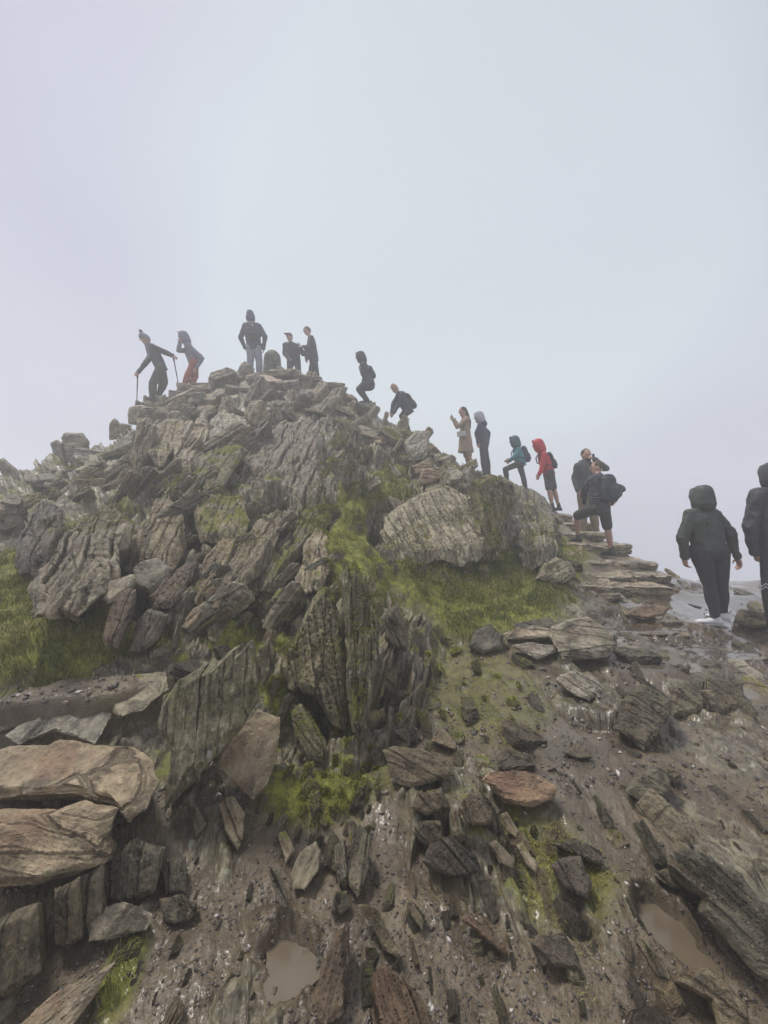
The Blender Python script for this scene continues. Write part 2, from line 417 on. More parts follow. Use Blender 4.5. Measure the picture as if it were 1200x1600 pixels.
# near ground
for (u, v, d) in [(60, 1590, 1.32), (600, 1600, 1.30), (1150, 1590, 1.31), (600, 1400, 1.68), (330, 1420, 1.66), (850, 1400, 1.66),
                  (1150, 1400, 1.64), (600, 1250, 2.12), (330, 1320, 1.95), (850, 1250, 2.15), (1180, 1220, 2.3), (700, 1100, 3.05),
                  (860, 1100, 3.05), (1050, 1150, 2.75), (1180, 1060, 3.5), (640, 1030, 3.9), (780, 1000, 4.25), (1000, 1000, 4.4),
                  (1100, 975, 4.8), (1190, 985, 4.9), (900, 950, 5.1), (1050, 930, 6.0), (1180, 925, 6.3), (1150, 909, 8.0), (1080, 908, 8.2),
                  (1240, 905, 8.0), (1400, 960, 6.0), (1500, 1200, 3.0),
                  # foot of the mound, right
                  (690, 965, 4.7), (800, 958, 5.1), (880, 925, 5.7), (760, 870, 6.0), (700, 880, 5.6), (840, 880, 6.4),
                  (740, 775, 7.2), (790, 770, 8.3), (640, 790, 6.6), (610, 880, 5.2), (830, 790, 9.0), (865, 850, 7.6),
                  # steps ramp
                  (920, 905, 6.2), (985, 900, 6.5), (940, 875, 7.0), (920, 850, 7.7), (900, 825, 8.8), (872, 800, 10.0),
                  # front of the mound, centre
                  (560, 1160, 2.6), (560, 1060, 3.1), (540, 960, 3.75), (530, 880, 4.5), (530, 800, 5.6), (480, 740, 6.9), (500, 680, 8.2),
                  (440, 620, 10.2), (420, 1040, 3.15), (420, 940, 3.8), (400, 860, 4.7), (400, 780, 6.0), (370, 700, 7.7), (340, 640, 9.4),
                  (450, 1150, 2.55), (350, 1220, 2.2), (480, 1230, 2.2),
                  (600, 740, 7.9), (640, 700, 9.4), (560, 650, 9.9), (690, 740, 8.6),
                  # left
                  (300, 1090, 2.75), (180, 1100, 2.6), (60, 1090, 2.65), (60, 1180, 2.2), (80, 1000, 3.1), (200, 1020, 3.1), (280, 960, 3.6),
                  (110, 950, 3.7), (20, 920, 3.8), (180, 850, 4.6), (240, 760, 6.1), (250, 880, 4.3), (120, 780, 6.3), (40, 790, 6.7),
                  (10, 850, 5.2), (60, 748, 8.3), (170, 722, 8.3), (250, 650, 9.1), (-60, 800, 7.5), (-150, 950, 4.5), (-200, 1200, 2.4),
                  (-150, 850, 7.5), (40, 1350, 1.75), (-50, 1450, 1.55),
                  # crest
                  (-80, 822, 9.0), (0, 798, 9.2), (100, 728, 9.6), (160, 716, 9.8), (215, 675, 10.1), (300, 614, 11.0), (345, 596, 11.6), (425, 592, 12.2),
                  (520, 606, 12.0), (570, 636, 11.6), (640, 676, 11.3), (700, 708, 11.0), (745, 748, 10.9), (800, 772, 10.9)]:
    cp(u, v, d)
for t_ in [(0, 0.3, -0.03), (1.5, 0.2, -0.05), (-1.5, 0.3, 0.05), (0, -2, -0.25), (3, -2, -0.4), (-3, -2, 0.1), (3, 0.5, -0.05), (-3.5, 1.0, 0.3), (5, 2, 0.0),
          (-3.2, 13.6, 5.75), (-1.5, 13.2, 5.4), (-4.8, 12.8, 5.3), (-5.5, 14.5, 3.8), (-3, 16, 4.4), (-0.5, 14.5, 3.8), (1.0, 13.2, 3.3),
          (2.4, 12.6, 2.6), (4.1, 12.2, 2.15), (4.6, 11.2, 1.7), (3.4, 11.4, 2.3), (-7, 12, 2.6), (-9, 11.5, 1.0), (-11, 8, 0.6), (-12, 4, 0.0),
          (5.4, 11, -0.4), (5.4, 9.6, 0.0), (6.0, 8.2, 0.08), (5.2, 12.9, -0.4), (4.75, 10.6, 0.9), (7, 12, -1.2), (9, 9, -0.5), (9, 5, 0.0), (3.5, 16, -0.5), (9, 1, -0.1),
          (-16, 10, -2), (-4, 22, -2.5), (8, 18, -4), (14, 12, -4), (15, 2, -2), (0, 26, -6), (-14, 18, -4), (-14, -4, -1), (8, -8, -2), (-6, -8, -1)]:
    cw(*t_)
CPA = np.array(CP, float)
def tps_fit(c, lam=0.015):
    n = len(c)
    d = np.hypot(c[:, None, 0] - c[None, :, 0], c[:, None, 1] - c[None, :, 1])
    K = np.where(d > 0, d * d * np.log(d + 1e-12), 0)
    Pm = np.c_[np.ones(n), c[:, :2]]
    A = np.zeros((n + 3, n + 3)); A[:n, :n] = K + lam * np.eye(n); A[:n, n:] = Pm; A[n:, :n] = Pm.T
    b = np.zeros(n + 3); b[:n] = c[:, 2]
    return np.linalg.solve(A, b)
TW = tps_fit(CPA)
def tps_eval(x, y):
    r = np.full(x.shape, TW[-3]) + TW[-2] * x + TW[-1] * y
    for i in range(len(CPA)):
        d2 = (x - CPA[i, 0]) ** 2 + (y - CPA[i, 1]) ** 2
        r += TW[i] * 0.5 * d2 * np.log(d2 + 1e-12)
    return r
GX0, GX1, GY0, GY1, GS = -24.0, 24.0, -12.0, 30.0, 0.06
gx = np.arange(GX0, GX1 + GS, GS); gy = np.arange(GY0, GY1 + GS, GS)
XX, YY = np.meshgrid(gx, gy)
GZ = tps_eval(XX, YY)
def far_z(x, y):
    r = np.hypot(x + 1, y - 5)
    return -2.5 - (r - 14) * 0.7
def base_z(x, y):
    fx = np.clip((x - GX0) / GS, 0, len(gx) - 1.001); fy = np.clip((y - GY0) / GS, 0, len(gy) - 1.001)
    i = fx.astype(int); j = fy.astype(int); a = fx - i; b = fy - j
    z = (GZ[j, i] * (1 - a) * (1 - b) + GZ[j, i + 1] * a * (1 - b) + GZ[j + 1, i] * (1 - a) * b + GZ[j + 1, i + 1] * a * b)
    r = np.hypot(x + 1, y - 5)
    t = sstep(14, 21, r)
    return z * (1 - t) + far_z(x, y) * t

# ---------------------------------------------------------------- terrain: polar sheet, dense where the eye is
CXO, CYO = 0.0, -0.5
th_in = np.arctan(np.linspace(-1.0, 1.0, 1450))
th_out_l = np.linspace(-math.pi, -math.pi / 4, 90)[:-1]
th_out_r = np.linspace(math.pi / 4, math.pi, 90)[1:-1]
TH = np.concatenate([th_out_l, th_in, th_out_r])
NTH = len(TH)
RF = np.exp(np.linspace(math.log(0.35), math.log(62), 2600))
NR = 1150
sx_, sy_ = np.sin(TH), np.cos(TH)
RAD = np.zeros((NTH, NR))
for a in range(NTH):
    x = CXO + RF * sx_[a]; y = CYO + RF * sy_[a]
    z = base_z(x, y)
    dep = np.maximum(np.hypot(x, y), 0.6)
    vv = (EYE - z) / dep
    wgt = np.abs(np.diff(vv)) + 0.28 * np.diff(np.log(RF)) * (RF[1:] < 16) + 0.02 * np.diff(np.log(RF))
    cum = np.concatenate([[0], np.cumsum(wgt)]); cum /= cum[-1]
    RAD[a] = np.interp(np.linspace(0, 1, NR), cum, RF)
# smooth across columns
for _ in range(6):
    RAD = (np.roll(RAD, 1, 0) + RAD * 2 + np.roll(RAD, -1, 0)) / 4
TX = CXO + RAD * sx_[:, None]; TY = CYO + RAD * sy_[:, None]
tx, ty = TX.ravel(), TY.ravel()
tz = base_z(tx, ty)
PUD = [(-0.33, 1.475, 0.072, 0.085, 0.0), (1.06, 1.54, 0.072, 0.13, 0.0), (3.35, 4.3, 0.5, 0.26, 0), (2.6, 3.82, 0.28, 0.16, 0), (2.95, 4.8, 0.32, 0.22, 0), (2.9, 3.3, 0.3, 0.14, 0), (5.2, 6.3, 0.5, 0.2, 0)]
PUD = [(a_, b_, c_, d_, float(base_z(np.array([a_]), np.array([b_ - d_ * 0.9]))[0])) for a_, b_, c_, d_, _z in PUD]
def pudr(a_, b_, c_, d_):
    q_ = np.stack([tx, ty, 0 * tx], 1)
    return np.hypot((tx - a_) / c_, (ty - b_) / d_) + 0.9 * fbm(q_, 7, 3, 512) + .35 * fbm(q_, 22, 2, 515)
for (a_, b_, c_, d_, zz_) in PUD:
    k_ = 1 - sstep(0.9, 1.9, pudr(a_, b_, c_, d_))
    tz = tz * (1 - k_) + (zz_ - 0.012) * k_
e = 0.05
gxn = (base_z(tx + e, ty) - base_z(tx - e, ty)) / (2 * e)
gyn = (base_z(tx, ty + e) - base_z(tx, ty - e)) / (2 * e)
nrm = np.stack([-gxn, -gyn, np.ones_like(gxn)], 1); nrm /= np.linalg.norm(nrm, axis=1)[:, None]
p0 = np.stack([tx, ty, tz], 1)

# painted regions: (u, v, ru, rv, rot_deg, value)
def paint(u, v, lst, base=0.0, soft=1.0):
    r = np.full(u.shape, base, np.float32)
    for (cu, cv, ru, rv, rot, val) in lst:
        c, s = math.cos(D2R(rot)), math.sin(D2R(rot))
        du, dv = u - cu, v - cv
        a = (du * c + dv * s) / ru; b = (-du * s + dv * c) / rv
        k = np.clip(1.35 - np.hypot(a, b), 0, 0.7) / 0.7
        k = k * k * (3 - 2 * k)
        r = r * (1 - k) + val * k
    return r
yy = np.maximum(ty, 0.5)
pu = 600 + FPX * tx / yy; pv = 800 + FPX * (EYE - tz) / yy
infr = (ty > 0.5)
nwarp = fbm(p0, 1.1, 4, 71) * 60
pu_, pv_ = pu + nwarp, pv + fbm(p0, 1.1, 4, 91) * 60
# fill level (m): how high soil and turf lie against the rock
FILL = paint(pu_, pv_, [
    (250, 850, 400, 330, 0, -0.30),        # bare crags
    (480, 700, 330, 150, 0, -0.30),
    (700, 830, 130, 90, 0, -0.30),
    (780, 780, 120, 60, 10, -0.30),
    (835, 830, 40, 60, 20, -0.25),
    (520, 1030, 110, 160, 0, -0.22),
    (95, 1012, 160, 62, 0, 0.16),          # turf left
    (20, 930, 60, 60, 0, 0.14),
    (255, 735, 35, 25, 0, 0.12),
    (320, 770, 75, 25, 15, 0.10),
    (300, 1000, 100, 40, -15, 0.05),
    (120, 1100, 180, 26, -6, 0.16),        # muddy ledge left
    (548, 860, 34, 170, -4, 0.14),         # gully
    (430, 1065, 60, 75, 10, 0.10),
    (600, 760, 90, 22, 10, 0.06),
    (690, 935, 130, 75, 15, 0.17),         # mossy bank right
    (810, 920, 110, 62, 8, 0.18),
    (850, 880, 50, 45, 30, 0.08),
    (640, 700, 50, 30, 0, 0.0),
    (970, 1060, 90, 60, -20, -0.05),
    (1080, 1060, 90, 60, 0, -0.05),
    (1080, 975, 170, 70, 0, 0.02), (1010, 1010, 60, 40, 0, 0.035),
    (720, 1080, 110, 90, 0, 0.03),
    (800, 1360, 170, 100, 20, 0.0),
    (480, 1260, 100, 70, 0, 0.02),
    (450, 1480, 60, 40, 0, 0.07),
    (1000, 1450, 110, 60, 40, 0.07),
    (640, 1480, 110, 90, 0, 0.03),
], 0.02)
pud_k = np.zeros(len(tx))
for (a_, b_, c_, d_, zz_) in PUD: pud_k = np.maximum(pud_k, 1 - sstep(0.8, 1.5, pudr(a_, b_, c_, d_)))
FILL = FILL * (1 - pud_k) + 0.03 * pud_k
pud_in = np.zeros(len(tx))
for (a_, b_, c_, d_, zz_) in PUD: pud_in = np.maximum(pud_in, 1 - sstep(1.0, 1.7, pudr(a_, b_, c_, d_)))
GREEN = paint(pu_, pv_, [
    (330, 800, 420, 160, 0, 0.75), (95, 1005, 180, 65, 0, 1.0), (20, 930, 60, 70, 0, 1.0),
    (300, 1000, 110, 50, -10, 0.9), (545, 900, 40, 200, 0, 1.0), (430, 1070, 70, 80, 0, 1.0), (500, 1220, 110, 90, 0, 0.85),
    (720, 920, 190, 75, 8, 1.0), (640, 740, 180, 60, 10, 0.85), (860, 880, 60, 60, 0, 0.9), (680, 1040, 90, 50, 0, 0.45), (760, 1100, 90, 70, 0, 0.35),
    (1090, 980, 170, 85, 0, 0.0), (800, 1340, 150, 80, 30, 0.45), (120, 1102, 170, 22, -6, 0.0), (200, 1130, 80, 30, 0, 0.15), (290, 1180, 60, 60, 0, 0.9), (180, 1540, 30, 90, 20, 0.8)], 0.03)
GREEN = np.where(infr, GREEN, 0.15)
# amplitude of the beds: large on the crag, low on the path, low where people walk
moundness = sstep(0.35, 1.3, tz + 0.0) * (1 - sstep(13, 18, np.hypot(tx + 1, ty - 5)))
AMP = paint(pu, pv, [(300, 860, 420, 250, 0, 1.0), (560, 1000, 120, 170, 0, 1.0), (480, 700, 330, 110, 0, 0.8), (740, 830, 170, 90, 0, 0.9),
                     (800, 1340, 200, 130, 30, 0.5), (430, 1290, 130, 120, 0, 0.5), (970, 1060, 120, 80, 0, 0.3), (1120, 1450, 120, 120, 0, 0.2), (1080, 975, 190, 75, 0, 0.13), (95, 1012, 170, 52, 0, 0.15), (130, 1098, 170, 25, 0, 0.1)], 0.22)
AMP = np.where(ty > 9.3, 0.3, AMP); AMP = np.where(infr, AMP, 0.2).astype(np.float32)
STEPM = np.exp(-((tx - 4.25) / 1.0) ** 4) * sstep(5.6, 6.6, ty) * (1 - sstep(10.8, 12, ty))
AMP = AMP * (1 - 0.85 * STEPM)

phi = np.interp(tx, [-6, -1.6, -0.7, -0.15, 0.3, 1.0, 2.2, 3.2], [58, 60, 70, 86, 92, 112, 108, 95])
phi = np.where(tz < 0.35, phi * 0.4 + 0.6 * 84, phi) + fbm(p0, 0.5, 2, 33) * 22
ph = np.radians(phi)
bs = tx * np.sin(ph) - tz * np.cos(ph) + 0.10 * ty
bt = ((tx * np.cos(ph) + tz * np.sin(ph)) * 0.8 + ty * 0.75) * (1 + 0.9 * (1 - sstep(.3, .9, AMP)))
bu = ty * 0.6 - tz * 0.5
wrp = fbm(p0, 1.4, 4, 5)
S1, C1 = strata(bs + wrp * 0.22, bt, 0.62, 0.95, 1)
S2, C2 = strata(bs + wrp * 0.12 + 3, bt + 5, 0.20, 0.42, 2)
S3, C3 = strata(bs + wrp * 0.06 + 9, bt + 2, 0.062, 0.2, 3)
S4, C4 = strata(bs + wrp * 0.03 + 19, bt + 7, 0.021, 0.13, 4)
near = 1 - sstep(6, 12, ty) * 0.5
big = fbm(p0, 0.9, 3, 50)
gnd = 1 - sstep(0.3, 0.9, AMP)
rock_h = AMP * ((0.50 - 0.25 * gnd) * S1 + (0.22 + 0.08 * gnd) * S2 + (0.07 - 0.01 * gnd) * S3 + (0.022 - 0.012 * gnd) * S4 - 0.07 * C1 - 0.05 * C2 - 0.016 * C3 + 0.25 * big)
rock_h += (0.035 * fbm(p0, 7, 4, 60) + 0.014 * fbm(p0, 30, 3, 64) - 0.035 * np.abs(fbm(p0, 4.5, 4, 68))) * (0.6 + AMP)
# near ground: ribs of slate poking out of the mud in patches
patch = fbm(p0, 1.3, 3, 81)
rock_h += (1 - sstep(0.3, 0.9, AMP)) * (0.14 * patch - 0.038 + 0.07 * fbm(p0, 8, 3, 86) + 0.03 * fbm(p0, 22, 3, 87))
fill_h = FILL + 0.05 * fbm(p0, 1.7, 4, 40) + 0.018 * fbm(p0, 8, 4, 44) + 0.006 * fbm(p0, 40, 3, 47) - 0.02
mudk = (1 - np.clip(GREEN, 0, 1)) * (1 - pud_k)
pst = p0 * np.array([1.0, 0.45, 1.0])                # trampled mud, drawn out along the beds
fill_h += mudk * (0.030 * fbm(pst, 6, 3, 141) + 0.016 * fbm(pst, 16, 3, 144) + 0.007 * fbm(p0, 60, 2, 147))
fill_h = fill_h * (1 - pud_k) + pud_k * (-0.002 + 1.0 * (fill_h - FILL) + 0.03 * fbm(p0, 9, 3, 171))
fill_h += GREEN * (0.035 * fbm(p0, 11, 4, 48) + 0.02)
STEEP = np.clip(1 - nrm[:, 2], 0, 1)
fill_h -= 0.10 * sstep(0.35, 0.7, STEEP) * (1 - GREEN * 0.6)
calm = paint(pu, pv, [(1080, 975, 190, 80, 0, 1.0)])          # bedrock worn smooth by feet
rock_h = rock_h * (1 - 0.5 * calm); fill_h = fill_h * (1 - .75 * calm) + .012 * calm
rock_h = rock_h * (1 - .5 * pud_in) - .012 * pud_in
disp = np.maximum(rock_h, fill_h)
fillm = sstep(-0.004, 0.006, fill_h - rock_h + 0.006 * fbm(p0, 50, 2, 66))
damp = 1 - sstep(18, 30, np.hypot(tx, ty - 4))
dg_ = disp.reshape(NTH, NR)
for _ in range(3):
    dg_ = (np.roll(dg_, 1, 1) + dg_ * 2 + np.roll(dg_, -1, 1)) / 4
    dg_ = (np.roll(dg_, 1, 0) + dg_ * 6 + np.roll(dg_, -1, 0)) / 8
disp = disp * (1 - .8 * gnd) + dg_.ravel() * .8 * gnd
disp = disp * damp
bt = bt + disp * 1.3; bu = bu + disp; bs = bs + disp * 0.15          # grain carries on over the broken edges
dirv = nrm * 0.75 + np.array([0, 0, 0.25])
pt = p0 + dirv * disp[:, None]
# puddle hollows
wetm = paint(pu, pv, [(600, 1400, 560, 300, 0, .38), (1050, 1010, 190, 120, 0, 1.0), (1090, 950, 130, 40, 0, 0.95), (900, 930, 80, 40, 0, 0.7), (1000, 1130, 240, 120, 0, 0.72), (760, 1130, 150, 120, 0, 0.6)], 0.15)
wetm = np.where(infr, wetm, 0.3)

idx = np.arange(NTH * NR).reshape(NTH, NR)
nx = np.roll(idx, -1, axis=0)
quads = np.stack([idx[:, :-1], nx[:, :-1], nx[:, 1:], idx[:, 1:]], -1).reshape(-1, 4)[:, ::-1]
qc = quads[:, 0]
hillq = (tz[qc] > 0.62) & (tx[qc] < 4.4) & (np.hypot(tx[qc] + 1, ty[qc] - 5) < 16) | ((tz[qc] > 0.42) & (tx[qc] < 2.0) & (ty[qc] > 2.3) & (np.hypot(tx[qc] + 1, ty[qc] - 5) < 16))
hillq |= (tx[qc] < 0.6) & (tx[qc] > -1.6) & (tz[qc] > 0.26) & (ty[qc] > 2.3) & (ty[qc] < 5)
def sub_mesh(name, q):
    used = np.unique(q); remap = np.full(NTH * NR, -1, np.int64); remap[used] = np.arange(len(used))
    me = mesh_from(name, pt[used], quads=remap[q])
    for nm, ar in (('bs', bs), ('bt', bt), ('bu', bu), ('fill', fillm), ('green', np.clip(GREEN * 1.15 + 0.5 * patch * GREEN, 0, 1)), ('wet', wetm)):
        put_attr(me, nm, ar[used])
    return me
o = link('muddy_ground', sub_mesh('muddy_ground', quads[~hillq]), M_TERR, smooth=True)
tag(o, kind='structure', label='wet brown mud path strewn with grit and slate ribs')
o = link('rocky_hill', sub_mesh('rocky_hill', quads[hillq]), M_TERR, smooth=True)
tag(o, kind='structure', label='jagged mound of upended slate beds rising to the summit')
# coarse tree for placing things
cs, rs = 3, 3
ci = idx[::cs, ::rs]; nxi = np.roll(ci, -1, axis=0)
cq = np.stack([ci[:, :-1], nxi[:, :-1], nxi[:, 1:], ci[:, 1:]], -1).reshape(-1, 4)[:, ::-1]
keep = np.abs(pt[cq[:, 0], 0]) + np.abs(pt[cq[:, 0], 1]) < 40
cq = cq[keep]; us = np.unique(cq); rm = np.full(NTH * NR, -1, np.int64); rm[us] = np.arange(len(us))
BVH = BVHTree.FromPolygons([tuple(v) for v in pt[us].tolist()], rm[cq].tolist())
EYEV = Vector((0, 0, EYE))
def hit(u, v):
    d = (P(u, v, 1.0) - EYEV).normalized()
    loc, n, i, dist = BVH.ray_cast(EYEV, d)
    if loc is None: return None, None
    if n.z < 0: n = -n
    return loc, n
def ground_z(x, y):
    loc, n, i, dist = BVH.ray_cast(Vector((x, y, 30)), Vector((0, 0, -1)))
    return loc.z if loc is not None else 0.0
# ---------------------------------------------------------------- rock builder
def eval_mesh(bm_or_me, mods):
    me = bpy.data.meshes.new('tmp')
    if isinstance(bm_or_me, bmesh.types.BMesh): bm_or_me.to_mesh(me); bm_or_me.free()
    else: me = bm_or_me
    o = bpy.data.objects.new('tmp', me); COL.objects.link(o)
    for typ, kw in mods:
        m = o.modifiers.new('m', typ)
        for k, v in kw.items(): setattr(m, k, v)
    dg = bpy.context.evaluated_depsgraph_get(); dg.update()
    r = bpy.data.meshes.new_from_object(o.evaluated_get(dg))
    bpy.data.objects.remove(o); bpy.data.meshes.remove(me)
    return r

def get_co(me):
    c = np.empty(len(me.vertices) * 3, np.float32); me.vertices.foreach_get('co', c); return c.reshape(-1, 3)
def get_no(me):
    n = np.empty(len(me.vertices) * 3, np.float32); me.vertices.foreach_get('normal', n); return n.reshape(-1, 3)
def set_co(me, c): me.vertices.foreach_set('co', np.ascontiguousarray(c, np.float32).ravel()); me.update()

def roughen(me, bn, bd, seed, size, amp=1.0, layers=1.0, coarse=1.0):
    """split and weather a stone: bn = normal of its beds, bd = direction along them"""
    p = get_co(me); N = get_no(me)
    bn = np.array(bn, np.float32); bd = np.array(bd, np.float32); bc = np.cross(bn, bd)
    q = p + seed * 3.17
    w_ = fbm(q, 1.6 / size, 3, seed) * size * 0.07
    s = q @ bn + w_; t = q @ bd; c2 = q @ bc
    a1, k1 = strata(s, t + 0.4 * c2, size * 0.16, size * 0.8, seed + 1)
    a2, k2 = strata(s, t + 0.7 * c2, size * 0.05, size * 0.33, seed + 2)
    a3, k3 = strata(s, t - 0.5 * c2, size * 0.018, size * 0.14, seed + 3)
    side = 1 - np.abs(N @ bn)                   # ledges show on the broken edges, cleaved faces stay flatter
    d = layers * side * (size * 0.048 * a1 + size * 0.022 * a2 + size * 0.010 * a3 - size * (0.055 * k1 + 0.016 * k2 + 0.005 * k3))
    d += layers * (1 - side) * size * 0.012 * strata(t + w_, c2 + w_, size * 0.35, size * 0.5, seed + 7)[0]
    d += coarse * size * 0.04 * fbm(q, 1.5 / size, 3, seed + 20) + size * 0.022 * fbm(q, 7 / size, 4, seed + 24) + size * 0.010 * fbm(q, 30 / size, 3, seed + 30)
    p2 = p + N * (d * amp)[:, None]
    set_co(me, p2)
    put_attr(me, 'bs', s); put_attr(me, 'bt', t); put_attr(me, 'bu', c2)
    return me

ROCKS = []
def finish(me, name, mat, label, cat, group=None, loc=None):
    o = link(name, me, mat)
    if loc is not None: o.location = loc
    me.polygons.foreach_set('use_smooth', np.ones(len(me.polygons), bool))
    if hasattr(me, 'set_sharp_from_angle'): me.set_sharp_from_angle(angle=D2R(28))
    tag(o, label, cat, group, 'thing')
    return o

def hero(name, label, cat, pts, mat, bed=None, thick=0.3, yaw=0, off=0.08, lean=None, d=None, amp=1.0, group=None, layers=1.0, coarse=1.0, sub=0.55, seed=None, taper=0.85):
    """one rock: its outline stands on a plane fitted to the hillside behind it, then it is given body, beds and wear"""
    pts = [(float(a), float(b)) for a, b in pts]
    seed = seed if seed is not None else int(abs(pts[0][0] * 7 + pts[0][1] * 3)) % 997
    rs_ = random.Random(seed)
    us_ = [p_[0] for p_ in pts]; vs_ = [p_[1] for p_ in pts]
    uc = sum(us_) / len(pts); vt, vb = min(vs_), max(vs_)
    def depth(u, v):
        l, n = hit(min(max(u, -60), 1260), min(v, 1640))
        return l.y if l is not None else None
    ub = sum(u for u, v in pts if v > vb - 0.25 * (vb - vt)) / max(1, sum(1 for u, v in pts if v > vb - 0.25 * (vb - vt)))
    ut = sum(u for u, v in pts if v < vt + 0.25 * (vb - vt)) / max(1, sum(1 for u, v in pts if v < vt + 0.25 * (vb - vt)))
    db = d if d is not None else (depth(ub, vb - 2) or depth(uc, vb + 6) or 9.0)
    A = P(ub, vb, db)
    if lean is not None:
        pitch = D2R(lean)                       # lean back from vertical
    else:
        dt = depth(ut, vt + 2)
        if dt is None: dt = db * 1.1
        B = P(ut, vt, dt)
        dz = max(B.z - A.z, 0.02); dy = B.y - A.y
        pitch = math.atan2(dy, dz)
        pitch = min(max(pitch, D2R(-5)), D2R(80))
    # plane normal: towards the camera, turned by yaw, laid back by pitch
    n = Vector((math.sin(D2R(yaw)) * math.cos(pitch), -math.cos(D2R(yaw)) * math.cos(pitch), math.sin(pitch)))
    if db > 3.2 and d is None and off > 0.2 and name != 'stone' and 'rounded pale' not in label: off *= 0.45
    A = A + n * off
    front = []
    for (u, v) in pts:
        r = P(u, v, 1.0) - EYEV
        den = r.dot(n)
        k = (A - EYEV).dot(n) / den if abs(den) > 0.05 else db
        k = min(max(k, db * 0.6), db * 1.7)
        front.append(EYEV + r * k)
    cen = sum(front, Vector()) / len(front)
    # densify outline, jitter
    ring = []
    for i, a in enumerate(front):
        b = front[(i + 1) % len(front)]
        L = (b - a).length
        ring.append(a)
        m_ = a.lerp(b, 0.5 + rs_.uniform(-0.15, 0.15)) + n.cross(b - a) * rs_.uniform(-0.05, 0.05)
        ring.append(m_)
    size = max((a - cen).length for a in front) * 1.5
    bm = bmesh.new()
    f1 = [bm.verts.new(p_ + n * rs_.uniform(-0.04, 0.04) * size) for p_ in ring]
    f0 = [bm.verts.new(cen + (p_ - cen) * 0.80 + n * (thick * 0.10 + rs_.uniform(0, 0.03) * size)) for p_ in ring]
    bk = [bm.verts.new(cen + (p_ - cen) * taper - n * thick * rs_.uniform(0.85, 1.1)) for p_ in ring]
    nn = len(ring)
    view = (cen - EYEV).normalized(); ev = (view - n * 0.35).normalized()      # the body runs back into the hill
    for i_, b_ in enumerate(bk): b_.co = cen + (ring[i_] - cen) * taper + ev * thick * rs_.uniform(0.85, 1.1)
    c0 = bm.verts.new(cen + n * thick * 0.12); c1 = bm.verts.new(cen + ev * thick)
    for i in range(nn):
        j = (i + 1) % nn
        bm.faces.new((f1[i], bk[i], bk[j], f1[j])); bm.faces.new((f0[i], f1[i], f1[j], f0[j]))
        bm.faces.new((c0, f0[i], f0[j])); bm.faces.new((c1, bk[j], bk[i]))
    bmesh.ops.recalc_face_normals(bm, faces=bm.faces)
    bmesh.ops.translate(bm, verts=bm.verts, vec=-cen)
    vox = min(max(db * 0.0034, 0.0045), size / 16)
    me = eval_mesh(bm, [('REMESH', dict(mode='VOXEL', voxel_size=vox))])
    if bed is None: bn = n; bd = n.orthogonal().normalized()
    elif bed == 'flat':
        bn = Vector((0.1, 0.1, 1)).normalized(); bd = bn.orthogonal().normalized()
    else:
        b = D2R(bed); vm = (vt + vb) / 2        # grain direction as it runs across the face
        def on_face(u, v):
            r = P(u, v, 1.0) - EYEV
            return EYEV + r * ((A - EYEV).dot(n) / r.dot(n))
        bd = (on_face(uc + 4 * math.cos(b), vm - 4 * math.sin(b)) - on_face(uc, vm)).normalized()
        bn = bd.cross(n).normalized()
    roughen(me, bn, bd, seed, size * sub, amp, layers, coarse)
    o = finish(me, name, mat, label, cat, group, cen)
    ROCKS.append(o)
    return o

H = hero
# ---- crags left
H('boulder', 'dark maroon wet boulder left of the large brown slab', 'boulder', [(20,877),(36,830),(50,797),(77,780),(100,803),(104,833),(84,880),(63,902),(30,893)], M_DARK, bed=70, thick=0.6, yaw=10, off=0.25)
H('rock_slab', 'largest brown slab leaning right, grass at its foot, dark boulder on its left', 'slab', [(45,962),(63,900),(97,840),(133,807),(187,790),(205,813),(199,853),(182,900),(160,937),(117,966),(83,974)], M_BROWN, bed=64, thick=0.5, yaw=12, off=0.28)
H('rock_slab', 'brown grey slab right of the largest brown slab, above the round grey rock', 'slab', [(198,882),(213,840),(243,775),(267,768),(289,800),(290,847),(268,892),(233,890)], M_BROWN, bed=64, thick=0.5, yaw=10, off=0.25)
H('rock_slab', 'speckled slab block with slanting cracks, turf along its left edge', 'slab', [(300,787),(320,775),(380,778),(390,813),(384,842),(333,846),(313,849),(305,817)], M_LICH, bed=64, thick=0.5, yaw=5, off=0.22)
H('stone', 'small chalky white stone perched beside the round grey rock', 'stone', [(158,936),(165,911),(211,897),(208,914),(192,930),(170,943)], M_PALE, thick=0.22, off=0.42, lean=50, yaw=-5)
H('boulder', 'rounded pale grey rock propped against the brown slabs', 'boulder', [(206,890),(220,877),(247,872),(268,888),(266,904),(236,929),(210,918)], rock_mat('pale_grey_rock', (0.17, 0.165, 0.14), (0.28, 0.27, 0.235), rust=0.1, lichen=0.3, moss=0.05, wet=0.2, green=0.1), thick=0.35, off=0.38, lean=35, layers=0.4, coarse=1.3)
H('stone', 'small rust brown wedge below the white stone', 'stone', [(160,990),(173,947),(197,918),(213,920),(203,967),(182,1014),(163,1009)], M_RUST, bed=65, thick=0.2, off=0.22, lean=35)
H('stone', 'dark slab standing in turf right of the rust brown wedge', 'stone', [(203,1019),(213,970),(233,950),(264,960),(249,997),(227,1019)], M_DARK, bed=60, thick=0.22, off=0.22, lean=35)
H('rock_slab', 'rusty red blade of slate below the round grey rock', 'slab', [(233,935),(253,910),(293,880),(312,878),(302,902),(267,953),(240,953)], M_RUST, bed=48, thick=0.3, off=0.22)
H('rock_slab', 'long brown fin rising right from the rusty blade', 'slab', [(298,925),(315,885),(335,858),(353,841),(373,840),(362,866),(337,910),(318,940),(305,946)], M_BROWN, bed=58, thick=0.35, off=0.25)
